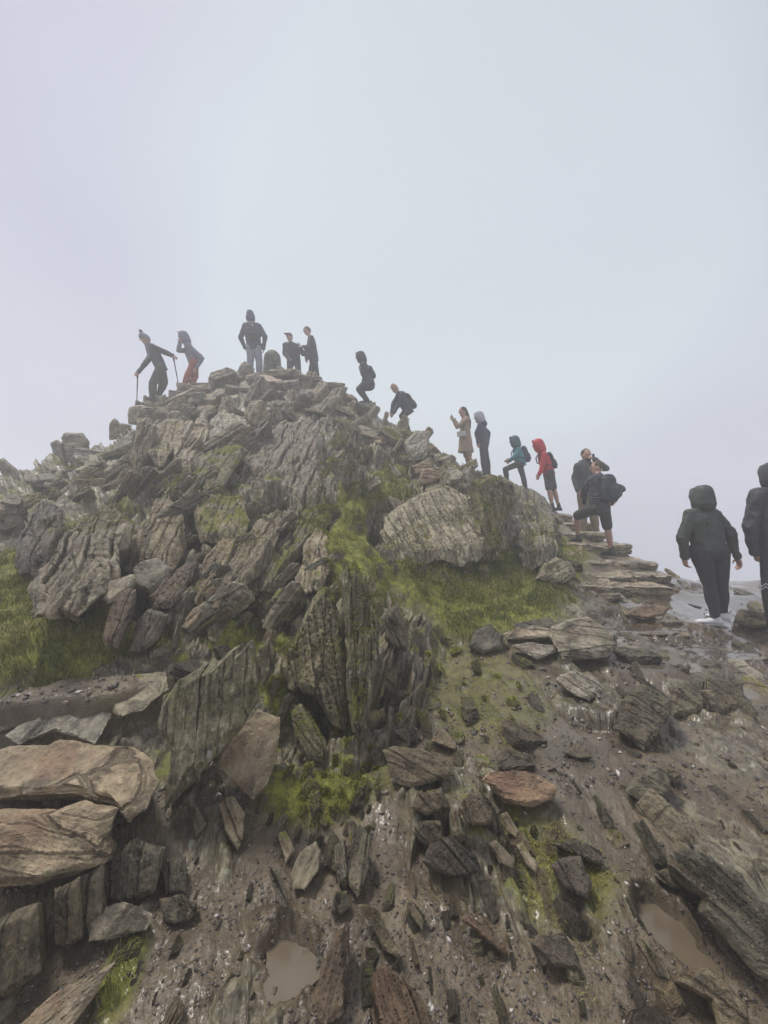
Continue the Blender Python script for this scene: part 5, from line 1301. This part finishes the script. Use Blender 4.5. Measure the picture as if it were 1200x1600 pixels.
    # ---------- jacket
    bm = bmesh.new()
    D_ = 0.125 * (0.9 + .1 * wide)
    if skirt is None:
        hem = pv_ - up * hemdrop
        S = [(hem, R * .165 * hips * (.5 + .5 * wide), F * (D_ + .012)), (pv_ + up * .08, R * .172 * wide, F * (D_ + .018)), (pv_.lerp(nk, .45), R * .180 * wide, F * (D_ + .015)),
             (pv_.lerp(nk, .72), R * .192 * wide, F * D_), (nk - up * .075, R * .186 * wide, F * .105), (nk - up * .02, R * .105, F * .075), (nk + up * .03, R * .066, F * .064)]
    else:
        hem = Q(*skirt)
        S = [(hem, R * .21, F * .21), (hem.lerp(pv_, .6), R * .19, F * .18), (pv_ + up * .1, R * .165, F * .15), (pv_.lerp(nk, .55), R * .17, F * .13), (pv_.lerp(nk, .75), R * .18, F * .12),
             (nk - up * .07, R * .175, F * .10), (nk - up * .02, R * .10, F * .075), (nk + up * .03, R * .062, F * .062)]
    tube(bm, S, 20)
    for s in (sR, sL): cap(bm, nk - up * .035 - F * .012, s + up * .01, .075, sleeve * 1.0, 12)      # sloping shoulders
    ell(bm, nk - up * .005, R * .085, F * .080, up * .055, 12)
    for s, a in ((sR, aR), (sL, aL)):
        cap(bm, s - Z * .01, a[0], sleeve * 1.12, sleeve, 12); cap(bm, a[0], a[0].lerp(a[1], .94 - cuff), sleeve, sleeve * .74, 12)
        cap(bm, a[0].lerp(a[1], .88 - cuff), a[0].lerp(a[1], .95 - cuff), sleeve * .80, sleeve * .80, 12)
    jm = cloth_mesh(bm, vox, .015 if fine else .010, seed)
    jo = part('coat' if skirt else 'jacket', jm, jacket)
    if fine:
        for s, a in ((sR, aR), (sL, aL)):
            bm = bmesh.new(); c0 = a[0].lerp(a[1], .90 - cuff); c1 = a[0].lerp(a[1], .97 - cuff); cap(bm, c0, c1, sleeve * .70, sleeve * .66, 12); link('cuff', cloth_mesh(bm, vox, .003), jacket, jo)
    # ---------- hood, hat, hair
    if hood is not None and hoodup:
        bm = bmesh.new()
        hb = hd - HF * .026
        tube(bm, [(hb - hup * .15 , HR * .085, HF * .085), (hb - hup * .125, HR * .108, HF * .112), (hb - hup * .07 - HF * .004, HR * .122, HF * .126), (hb, HR * .116, HF * .128), (hb + hup * .07 - HF * .004, HR * .100, HF * .118), (hb + hup * .112 - HF * .010, HR * .084, HF * .098), (hb + hup * .138 - HF * .018, HR * .058, HF * .070), (hb + hup * .150 - HF * .026, HR * .022, HF * .03)], 20)
        cap(bm, hd - hup * .09 - HF * .03, nk - up * .02, .085, .10)
        rim_ = [hd + HF * (.052 + .03 * math.cos(q_)) + HR * (.088 * math.sin(q_)) + hup * (.112 * math.cos(q_) + .0) for q_ in [2 * math.pi * z_ / 14 for z_ in range(15)]]
        for a_, b_ in zip(rim_[:-1], rim_[1:]): cap(bm, a_, b_, .014, .014, 6)
        hm_ = cloth_mesh(bm, vox, .005, seed + 3)
        part('hood', hm_, hood)
        if fine:
            bm = bmesh.new(); cap(bm, hd - HF * .135 + hup * .07 - HR * .02, hd - HF * .135 + hup * .07 + HR * .02, .012, .012, 8)
            part('hood_tab', cloth_mesh(bm, vox, 0), cm('cord_black', (.02, .02, .02)))
    if hooddown is not None:
        bm = bmesh.new()
        ell(bm, nk - F * .10 - up * .02, R * .12, F * .055, up * .085, 14); cap(bm, nk + R * .09 - F * .02, nk - R * .09 - F * .02, .04, .04)
        part('hood', cloth_mesh(bm, vox, .005, seed + 5), hooddown)
    if hair is not None:
        bm = bmesh.new()
        ell(bm, hd - HF * .018 + hup * .040, HR * .082, HF * .090, hup * .098, 16)
        if hair[1] == 'long':
            cap(bm, hd - HF * .06, nk - F * .12 - up * .12, .07, .055); cap(bm, nk - F * .12 - up * .10, nk - F * .13 - up * .28, .055, .03)
        part('hair', cloth_mesh(bm, vox, .004, seed + 7), hair[0])
    if hat is not None:
        if hat[1] == 'cap':
            bm = bmesh.new(); ell(bm, hd + hup * .055, HR * .084, HF * .10, hup * .075, 16); ell(bm, hd + hup * .058 + HF * .125, HR * .065, HF * .06, hup * .010, 12)
            part('cap', cloth_mesh(bm, vox, 0), hat[0])
        else:
            bm = bmesh.new(); ell(bm, hd - HF * .01 + hup * .055, HR * .094, HF * .106, hup * .105, 16); cap(bm, hd + hup * .15, hd + hup * .175, .03, .02)
            for k in range(14):
                a_ = 2 * math.pi * k / 14; cap(bm, hd + hup * .03 + HR * .086 * math.cos(a_) + HF * .098 * math.sin(a_), hd + hup * .06 + HR * .088 * math.cos(a_) + HF * .1 * math.sin(a_), .013, .013, 6)
            h_ = part('knit_hat', cloth_mesh(bm, vox, .004, seed), hat[0])
            bm = bmesh.new(); ell(bm, hd + hup * .185, HR * .042, HF * .042, hup * .042, 12)
            pm = cloth_mesh(bm, vox, .012, seed + 2); link('pompom', pm, cm('pompom', (.07, .07, .08), .95), h_)
    if hood is None or not hoodup:
        for s in (-1, 1):
            bm = bmesh.new(); ell(bm, hd + HF * .083 + hup * .012 + HR * (.030 * s), HR * .012, HF * .010, hup * .008, 8)
            part('eye', cloth_mesh(bm, .004, 0, smooth=1), EYEM)
    # ---------- legs
    bm = bmesh.new()
    tr = 1.14 if not bare else 1.05
    ell(bm, pv_ - up * .02, R * .165 * hips, F * .118 * hips, Z * .115, 16)
    for h, l in ((hR, lR), (hL, lL)):
        if shorts:
            k = l[0]; e_ = h.lerp(k, .93)
            cap(bm, h, e_, thigh * 1.10 * hips, .086, 12)
        else:
            cap(bm, h, l[0], thigh * hips, .062 * tr * baggy, 12); cap(bm, l[0], l[1] + Z * .01, .060 * tr * baggy, .045 * tr * baggy, 12, .012)
    part('shorts' if shorts else 'trousers', cloth_mesh(bm, vox, .005 if not fine else .004, seed + 11), trousers)
    # ---------- shoes
    for i_, l in enumerate((lR, lL)):
        fy = footyaw[i_] if footyaw else yaw
        TF = Vector((-math.sin(D2R(fy)), math.cos(D2R(fy)), 0)); TR = Vector((math.cos(D2R(fy)), math.sin(D2R(fy)), 0))
        k = l[1] - Z * .035; bm = bmesh.new()
        cap(bm, k + Z * .05, k - TF * .01, .046, .046)
        S = [(k - TF * .075 - Z * .03, TR * .02, Z * .02), (k - TF * .06 - Z * .022, TR * .036, Z * .035), (k - Z * .018, TR * .042, Z * .042), (k + TF * .08 - Z * .028, TR * .048, Z * .030), (k + TF * .15 - Z * .034, TR * .045, Z * .023), (k + TF * .19 - Z * .04, TR * .02, Z * .014)]
        tube(bm, S, 14)
        so = part('shoe', cloth_mesh(bm, vox * .8, .002, seed + 20 + i_, 3), shoe)
        bm = bmesh.new()
        S = [(k + TF * q_ - Z * .060, TR * w_, Z * .011) for q_, w_ in ((-.085, .02), (-.07, .04), (0, .042), (.08, .051), (.15, .047), (.195, .02))]
        tube(bm, S, 14); link('sole', cloth_mesh(bm, vox * .8, 0, smooth=1), cm('sole_' + shoe.name, (.45, .45, .44) if 'white' in shoe.name else (.03, .03, .03), .6), so)
        if shorts or bare:
            bm = bmesh.new(); cap(bm, l[1] + Z * .055, l[1] - Z * .01, .041, .040); part('sock', cloth_mesh(bm, vox, .002), cm('sock_dark', (.05, .05, .05)))
    # ---------- backpack
    if backpack is not None:
        mt, w_, h_, dp = backpack
        c = nk.lerp(pv_, .42) - F * (D_ + dp * .75)
        bm = bmesh.new()
        S = [(c - up * h_ * .5, R * w_ * .7, F * dp * .8), (c - up * h_ * .42, R * w_ * .95, F * dp), (c, R * w_, F * dp), (c + up * h_ * .34, R * w_ * .9, F * dp * .85), (c + up * h_ * .48, R * w_ * .6, F * dp * .6), (c + up * h_ * .52, R * w_ * .3, F * dp * .3)]
        tube(bm, S, 18)
        bp = part('backpack', cloth_mesh(bm, vox, .006, seed + 31), mt)
        bm = bmesh.new(); S = [(c - F * dp * 1.0 - up * h_ * .36, R * w_ * .6, F * dp * .3), (c - F * dp * 1.0 - up * h_ * .3, R * w_ * .7, F * dp * .4), (c - F * dp * .95, R * w_ * .7, F * dp * .35), (c - F * dp * .9 + up * h_ * .05, R * w_ * .6, F * dp * .2)]
        tube(bm, S, 14); link('pocket', cloth_mesh(bm, vox, .004, seed + 33), mt, bp)
        for s in (-1, 1):
            bm = bmesh.new()
            pts = [c + up * h_ * .36 + R * (.07 * s) + F * dp * .3, nk - up * .035 + R * (.095 * s) - F * .05, nk - up * .04 + R * (.105 * s) + F * .06, nk - up * .14 + R * (.115 * s) + F * (D_ + .015), pv_.lerp(nk, .5) + R * (.13 * s) + F * (D_ + .020), pv_.lerp(nk, .3) + R * (.17 * s * wide), c - up * h_ * .36 + R * (w_ * .8 * s)]
            for a_, b_ in zip(pts[:-1], pts[1:]): cap(bm, a_, b_, .016, .016, 8)
            link('shoulder_strap', cloth_mesh(bm, .008, 0), mt, bp)
        if logo:
            bm = bmesh.new()
            q0 = c - F * dp * 1.05 + up * h_ * .22 + R * .04
            for a_, b_, r_ in ((q0 - R * .05 + up * .03, q0 + R * .01, .009), (q0 + R * .01, q0 + R * .05 - up * .012, .012), (q0 - R * .01 - up * .015, q0 + R * .04 - up * .035, .008)): cap(bm, a_, b_, r_, r_ * .6, 8)
            link('bird_emblem', cloth_mesh(bm, .006, 0, smooth=1), cm('white_print', (.7, .7, .72)), bp)
    if scarf is not None:
        bm = bmesh.new(); cap(bm, nk + F * .05 + R * .06, nk + F * .05 - R * .06, .055, .055); cap(bm, nk + F * .09, pv_.lerp(nk, .45) + F * (D_ + .02), .06, .05)
        part('scarf', cloth_mesh(bm, vox, .006), scarf)
    return dict(root=root, org=org, nk=nk, pv=pv_, hd=hd, F=F, R=R, up=up, aR=aR, aL=aL, hR=hR, hL=hL, lR=lR, lL=lL, HF=HF, HR=HR, hup=hup, vox=vox, part=part, D_=D_)

BLACK = cm('black_fabric', (.034, .036, .041)); NAVY = cm('navy_fabric', (.040, .055, .085)); DKGREEN = cm('dark_green_jacket', (.058, .066, .056), .6)
CHAR = cm('charcoal_fabric', (.058, .062, .068)); GREYJ = cm('grey_jacket', (.20, .20, .235)); OLIVE = cm('olive_trousers', (.085, .092, .068)); LGREY = cm('light_grey_trousers', (.24, .24, .29))
SALMON = cm('salmon_leggings', (.42, .13, .09)); BEIGE = cm('beige_coat', (.34, .245, .165)); TEAL = cm('teal_jacket', (.02, .22, .25), .5); DTEAL = cm('dark_teal_hood', (.02, .085, .095), .5)
RED = cm('red_jacket', (.55, .025, .032), .45); WHITEC = cm('pale_knit', (.42, .43, .48)); SHOED = cm('dark_shoe', (.03, .03, .03)); SHOEW = cm('white_trainer', (.72, .72, .74), .5)
HAIRD = cm('dark_hair', (.025, .017, .012), .6); HAIRB = cm('brown_hair', (.085, .052, .034), .7); PURP = cm('purple_navy_pack', (.045, .040, .085)); PACKT = cm('dark_teal_pack', (.035, .050, .058)); LEGG = cm('charcoal_leggings', (.038, .040, .044), .75)
TANT = cm('tan_trousers', (.26, .20, .13))

A1 = person('stooping hiker in bobble hat and olive trousers leaning on two poles', 10.0, (227, 531, -.12), (237, 540, -.05), (251, 574), 118, [(228, 566, -.1), (216, 582, -.2)], [(264, 553, -.05), (270.5, 556, -.1)],
       [(239, 599), (238, 625, .05)], [(256, 597, .15), (249, 616, .25)], CHAR, OLIVE, SHOED, hat=(GREYJ, 'bobble'), scarf=GREYJ, wide=1.12, baggy=1.35, sleeve=.066, thigh=.115)
A2 = person('woman in grey hooded jacket and salmon leggings shielding her face', 11.0, (286, 527, -.12), (293, 538, -.05), (303, 568), 112, [(279, 548, -.25), (281, 535, -.3)], [(315, 560, -.1), (307, 575, -.15)],
       [(293, 586, -.05), (287, 607)], [(305, 588, .1), (297, 606, .1)], GREYJ, SALMON, SHOED, hood=GREYJ, wide=1.1, sleeve=.066, thigh=.11, baggy=1.15, hips=1.1, group='people climbing the summit')
A3 = person('broad hooded man seen from behind with dark backpack and light grey trousers', 12.0, (391.5, 494.5, .08), (393.5, 505, .04), (397, 544), 8, [(414, 526, .05), (412, 545, .1)], [(376, 527, .05), (383, 544, .1)],
       [(405, 566), (405, 588)], [(391, 566), (390, 588)], NAVY, LGREY, SHOED, hood=NAVY, wide=1.22, backpack=(BLACK, .21, .50, .12), logo=True, thigh=.125, baggy=1.38, sleeve=.080, group='people standing on the summit')
A4 = person('man in dark cap and jacket facing the man beside him', 12.3, (452.5, 527.5), (455, 536), (459, 562), 200, [(444.5, 552, -.05), (451, 560, -.2)], [(474, 553, -.1), (469, 541, -.2)],
       [(453, 577), (453, 594)], [(466, 577), (466, 594)], BLACK, CHAR, SHOED, hat=(CHAR, 'cap'), wide=1.2, headyaw=150, baggy=1.3, sleeve=.07, thigh=.115, group='people standing on the summit')
A5 = person('bare headed man in black jacket reaching out to the capped man', 12.2, (480, 517.5), (485.5, 527), (490, 561), 104, [(478, 545, .05), (479, 561)], [(484, 543, -.2), (473.5, 541.5, -.25)],
       [(486.5, 577, .05), (487, 594, .05)], [(494, 577), (496, 594)], BLACK, BLACK, SHOED, hair=(HAIRB, 'short'), wide=1.1, baggy=1.15, sleeve=.065, thigh=.10, group='people standing on the summit')
A6 = person('person in black with hood up crouching on the rubble right of the summit', 11.4, (562.5, 558), (567.5, 568), (577, 600), 88, [(572, 586, .1), (566, 600, .1)], [(571, 588, -.15), (565, 603, -.15)],
       [(562, 607, .12), (571, 624, .15)], [(561, 608, -.12), (574, 626, -.1)], BLACK, BLACK, SHOED, hood=BLACK, hips=1.3, wide=1.15, sleeve=.07, thigh=.12, baggy=1.3, backpack=(BLACK, .13, .34, .06))
A7 = person('bald man in dark jacket bending forward among the rubble', 11.2, (617, 607, -.1), (623, 614, -.05), (637, 641), 108, [(616, 628, .1), (612, 643, .1)], [(622, 633, -.15), (615, 645, -.2)],
       [(627, 650, .1), (634, 668, .15)], [(630, 652, -.1), (638, 670, -.05)], NAVY, CHAR, SHOED, hooddown=BLACK, wide=1.2, sleeve=.07, thigh=.11, backpack=(BLACK, .16, .44, .10))
A8 = person('woman in long beige coat with white shoulder bag taking a phone picture', 10.9, (723.5, 644), (726, 652), (727, 686), 96, [(716, 666, .1), (708.5, 655.5, .02)], [(715, 667, -.12), (708, 656, -.08)],
       [(729, 713, .06), (733, 731, .06)], [(733, 712, -.08), (738.5, 731, -.08)], BEIGE, BEIGE, SHOEW, hair=(HAIRD, 'long'), skirt=(728, 707), shorts=True, bare=True, sleeve=.066, wide=1.1)
A9 = person('person in navy jacket with pale hood up standing behind the beige coat', 11.1, (747.5, 652), (752, 661), (755, 692), 62, [(763, 677, .05), (762, 693, .1)], [(745, 677, -.1), (747, 692, -.15)],
       [(760, 716, .08), (764, 741, .1)], [(755, 716, -.05), (758, 741, -.05)], NAVY, CHAR, SHOEW, hood=WHITEC, hooddown=NAVY, wide=1.12, sleeve=.066, baggy=1.15)
A10 = person('climber in teal jacket with purple rucksack, front foot up on a rock', 11.2, (803, 690), (807, 699), (813, 724), 90, [(805, 714, .1), (797, 720, .1)], [(803, 714, -.15), (795.5, 718, -.12)],
       [(817, 744, .08), (821.5, 765, .1)], [(789.5, 733, -.1), (793, 752, -.08)], TEAL, LEGG, SHOED, hood=DTEAL, backpack=(PURP, .15, .44, .09))
A11 = person('person in bright red hooded jacket and dark shorts leaning forward', 9.7, (840, 696), (846, 706), (857, 738), 84, [(848, 727, .15), (843, 740, .12)], [(847, 728, -.16), (842.5, 741, -.15)],
       [(858, 764, -.06), (863, 791, -.1)], [(865, 763, .1), (873, 791, .05)], RED, CHAR, SHOED, hood=RED, shorts=True, backpack=(BLACK, .13, .40, .06))
A12 = person('bearded man in dark green jacket holding a phone to his ear', 8.35, (916, 712), (916, 722), (916, 770), 192, [(898, 748, .0), (903, 766, -.1)], [(947, 732, .0), (929, 718, -.10)],
       [(911, 800), (910, 832)], [(927, 800), (932, 833)], DKGREEN, TANT, SHOED, hair=(HAIRD, 'short'), hooddown=DKGREEN, wide=1.22, sleeve=.07, thigh=.11, baggy=1.2)
A13 = person('hiker in dark shorts seen from behind with teal backpack, hand on hip, stepping up', 7.05, (933, 731, .1), (934, 742, .05), (937, 794), 24, [(973, 764, .0), (960, 783, -.05)], [(913, 768, .2), (913, 785, .3)],
       [(949, 824), (955, 859)], [(901, 806, .40), (903, 838, .50)], CHAR, cm('dark_shorts', (.040, .040, .036)), SHOED, hair=(HAIRB, 'short'), headyaw=70, shorts=True, wide=1.12, backpack=(PACKT, .165, .46, .10), hips=1.05, fine=True)
A14 = person('woman walking away in dark hooded jacket, charcoal leggings and white trainers', 4.8, (1095, 773, .02), (1098, 789), (1108, 856), 4, [(1143, 831, .0), (1152.5, 866, .0)], [(1066, 834, .0), (1069.5, 866, .02)],
       [(1127, 914, .05), (1129, 952, .12)], [(1109, 910, .0), (1117, 958, -.02)], DKGREEN, LEGG, SHOEW, hood=DKGREEN, wide=1.06, hips=1.22, fine=True, hemdrop=-.01, sleeve=.062, footyaw=(20, 70), group='walkers on the path', thigh=.098)
A15 = person('walker at the right edge in dark hooded jacket and striped dark trousers', 4.7, (1204, 742), (1207, 762), (1216, 838), 5, [(1262, 820), (1256, 870, .1)], [(1172, 822), (1181, 864, .05)],
       [(1228, 908, .05), (1232, 982, .1)], [(1200, 902, .0), (1207, 982, .0)], CHAR, BLACK, SHOED, hood=CHAR, wide=1.2, hips=1.1, fine=True, backpack=(cm('navy_pack', (.02, .03, .07)), .14, .42, .08), sleeve=.078, group='walkers on the path')
# white zigzag trim on the trousers
bm = bmesh.new(); q_ = A15['lL'][0].lerp(A15['lL'][1], .22); rr = .083
for ring in (0, 1):
    pr_ = None
    for k in range(13):
        a_ = 2 * math.pi * k / 12; z_ = (.03 if k % 2 else -.015) + ring * .035
        c_ = q_ + Vector((math.cos(a_) * rr, math.sin(a_) * rr, z_ - .0))
        if pr_ is not None: cap(bm, pr_, c_, .006, .006, 6)
        pr_ = c_
A15['part']('trouser_stripe', cloth_mesh(bm, .004, 0, smooth=1), cm('white_trim', (.6, .6, .65)))
bm = bmesh.new(); c_ = A15['nk'].lerp(A15['pv'], .42) - A15['F'] * .30 - A15['R'] * .06
tube(bm, [(c_ + Vector((0, k * .004, .02 * math.cos(k))), Vector((.035, 0, 0)), Vector((0, 0, .02))) for k in (-1, 0, 1)], 12)
A15['part']('blue_patch', cloth_mesh(bm, .005, 0, smooth=1), cm('blue_patch', (.25, .35, .75)))
# beard of the man on the phone
bm = bmesh.new(); ell(bm, A12['hd'] - A12['hup'] * .072 + A12['HF'] * .045, A12['HR'] * .056, A12['HF'] * .056, A12['hup'] * .045)
A12['part']('beard', cloth_mesh(bm, .010, .003), HAIRD)

def held(name, lab, cat, org, mesh_bm, mat, vox=.006):
    me = cloth_mesh(mesh_bm, vox, 0, smooth=1); o = link(name, me, mat); o.location = org; tag(o, lab, cat, None, 'thing'); return o
def box_bm(c, x, y, z):
    bm = bmesh.new()
    vs_ = [bm.verts.new(c + x * i + y * j + z * k) for i in (-1, 1) for j in (-1, 1) for k in (-1, 1)]
    for f in ((0, 1, 3, 2), (4, 6, 7, 5), (0, 4, 5, 1), (2, 3, 7, 6), (0, 2, 6, 4), (1, 5, 7, 3)): bm.faces.new([vs_[q] for q in f])
    bmesh.ops.recalc_face_normals(bm, faces=bm.faces); return bm
# phones
h_ = A8['aL'][1] + Vector((-.035, .03, .075))
held('phone', 'phone held up by the woman in the beige coat', 'phone', A8['org'], box_bm(h_, Vector((.010, 0, .002)), Vector((0, .036, 0)), Vector((0, 0, .072))), BLACK, .005)
h_ = A12['aL'][1] + Vector((-.035, -.03, .04))
held('phone', 'phone at the ear of the bearded man', 'phone', A12['org'], box_bm(h_, Vector((.010, .0, .0)), Vector((0, .034, .0)), Vector((-.01, 0, .07))), BLACK, .005)
# white shoulder bag
bg_ = bpy.data.objects.new('shoulder_bag', None); COL.objects.link(bg_); bg_.location = A8['org']; tag(bg_, 'small white bag hanging from the woman in the beige coat', 'bag', None, 'thing')
c_ = P(721, 678, 10.72) - A8['org']
bm = box_bm(c_, Vector((.11, 0, .015)), Vector((0, .04, 0)), Vector((-.01, 0, .07))); link('bag_body', cloth_mesh(bm, .01, .003, smooth=6), cm('white_bag', (.55, .52, .50)), bg_)
bm = bmesh.new(); n1_ = A8['nk'] - A8['up'] * .03
for a_, b_ in ((c_ + Vector((.05, 0, .06)), c_ + Vector((.08, .0, .28))), (c_ + Vector((.08, .0, .28)), n1_ + Vector((.04, -.12, -.02))), (n1_ + Vector((.04, -.12, -.02)), n1_ + Vector((.02, .10, .01)))): cap(bm, a_, b_, .009, .009, 6)
link('bag_strap', cloth_mesh(bm, .007, 0), cm('bag_strap', (.10, .08, .07)), bg_)
# walking poles
def pole(top, bot, lab):
    o = bpy.data.objects.new('walking_pole', None); COL.objects.link(o); o.location = bot; tag(o, lab, 'walking pole', 'walking poles of the stooping hiker', 'thing')
    t = top - bot; d_ = t.normalized()
    bm = bmesh.new(); cap(bm, Vector((0, 0, 0)), t * .5, .009, .011, 8); cap(bm, t * .5, t * .95, .013, .014, 8)
    me = bpy.data.meshes.new('shaft'); bm.to_mesh(me); bm.free(); link('shaft', me, cm('pole_black', (.03, .03, .035), .4), o)
    bm = bmesh.new(); cap(bm, t * .93, t + d_ * .05, .021, .019, 10); me = bpy.data.meshes.new('grip'); bm.to_mesh(me); bm.free(); link('grip', me, BLACK, o)
    bm = bmesh.new(); cap(bm, d_ * .07, d_ * .08, .035, .03, 12); me = bpy.data.meshes.new('basket'); bm.to_mesh(me); bm.free(); link('basket', me, BLACK, o)
pole(P(215, 585.5, 9.8), P(213.5, 636, 9.75), 'front walking pole standing upright in the stooping hiker\'s left hand side')
pole(P(271, 559, 9.9), P(281, 612, 10.3), 'rear walking pole slanting to the right of the stooping hiker')
# pillar on the summit
o = bpy.data.objects.new('summit_pillar', None); COL.objects.link(o); base = P(425.5, 596, 12.3); o.location = base
tag(o, 'round topped dark stone pillar between the broad man and the pair', 'pillar', None, 'thing')
bm = bmesh.new()
S = []
for z_, r_ in ((-.2, .30), (.0, .285), (.2, .275), (.4, .262), (.6, .25), (.72, .24), (.80, .215), (.855, .16), (.875, .06)):
    S.append((Vector((0, 0, z_)), Vector((r_, 0, 0)), Vector((0, r_, 0))))
tube(bm, S, 24)
me = cloth_mesh(bm, .014, .003, 9)
c = get_co(me); put_attr(me, 'bs', c[:, 2]); put_attr(me, 'bt', c[:, 0]); put_attr(me, 'bu', c[:, 1])
link('shaft', me, rock_mat('pillar_stone', (0.07, 0.07, 0.058), (0.12, 0.12, 0.10), rust=0.1, lichen=0.2, moss=0, wet=0.3), o)
bm = bmesh.new(); tube(bm, [(Vector((0, 0, .868)), Vector((.13, 0, 0)), Vector((0, .13, 0))), (Vector((0, 0, .888)), Vector((.13, 0, 0)), Vector((0, .13, 0)))], 20)
me = bpy.data.meshes.new('plate'); bm.to_mesh(me); bm.free(); link('plate', me, simple_mat('brass', (.25, .18, .08), .4, .2, 0, 20, .8), o)
# sandalled foot at the right edge, mostly outside the view
bm = bmesh.new()
org_ = P(1216, 1030, 4.0)
TF = Vector((-1, -.05, .0)); TR = Vector((.05, -1, 0)); Z_ = Vector((0, 0, 1))
tube(bm, [(TF * -.12 + Z_ * .03, TR * .03, Z_ * .03), (TF * -.06 + Z_ * .045, TR * .036, Z_ * .045), (TF * .04 + Z_ * .04, TR * .042, Z_ * .032), (TF * .11 + Z_ * .028, TR * .042, Z_ * .018), (TF * .15 + Z_ * .024, TR * .02, Z_ * .010)], 14)
for k in range(5): cap(bm, TF * .10 + TR * (.034 - .017 * k) + Z_ * .024, TF * (.155 - .010 * k) + TR * (.034 - .017 * k) + Z_ * .020, .011 - .0008 * k, .009, 8)

# flat stones under feet that stand clear of the rubble
A14['root'].location.z -= 0.035
for who, a_ in (('stooping hiker', A1), ('grey hooded woman', A2), ('broad hooded man', A3), ('crouching person', A6), ('woman in the long coat', A8), ('person in the pale hood', A9), ('teal climber', A10)):
    for s_, side_ in (('lR', 'right'), ('lL', 'left')):
        f_ = a_[s_][1] + a_['org']; zf = f_.z - .108; gz = ground_z(f_.x, f_.y); gap = zf - gz
        if gap > .03:
            sz_ = .62; tz_ = max(1.0, (gap + .10) / (.16 * sz_))
            place_stone('foot_stone', 5, M_CAIRN, Vector((f_.x, f_.y, zf - .5 * .15 * sz_ * tz_)) + a_['F'] * .04, Vector((1, rnd.uniform(-.4, .4), 0)), Vector((0, 0, 1)), sz_, (1, 1, tz_),
                        'flat stone under the ' + side_ + ' foot of the ' + who, 'stone')
# ---------------------------------------------------------------- haze
hm = bpy.data.materials.new('haze'); hm.use_nodes = True
hn = hm.node_tree; hn.nodes.clear()
ho = hn.nodes.new('ShaderNodeOutputMaterial'); hv = hn.nodes.new('ShaderNodeVolumePrincipled')
hv.inputs['Color'].default_value = (0.985, 0.99, 1.0, 1)
hv.inputs['Density'].default_value = 0.020
hv.inputs['Anisotropy'].default_value = 0.35
hn.links.new(hv.outputs[0], ho.inputs['Volume'])
bm = bmesh.new(); bmesh.ops.create_cube(bm, size=1.0)
me = bpy.data.meshes.new('haze'); bm.to_mesh(me); bm.free()
hz = link('haze', me, hm)
HZ_LO, HZ_HI = -42.0, 8.5
hz.scale = (132, 132, HZ_HI - HZ_LO); hz.location = (-1, 5, (HZ_HI + HZ_LO) / 2)
tag(hz, 'pale cloud mist hanging round the summit', kind='stuff')
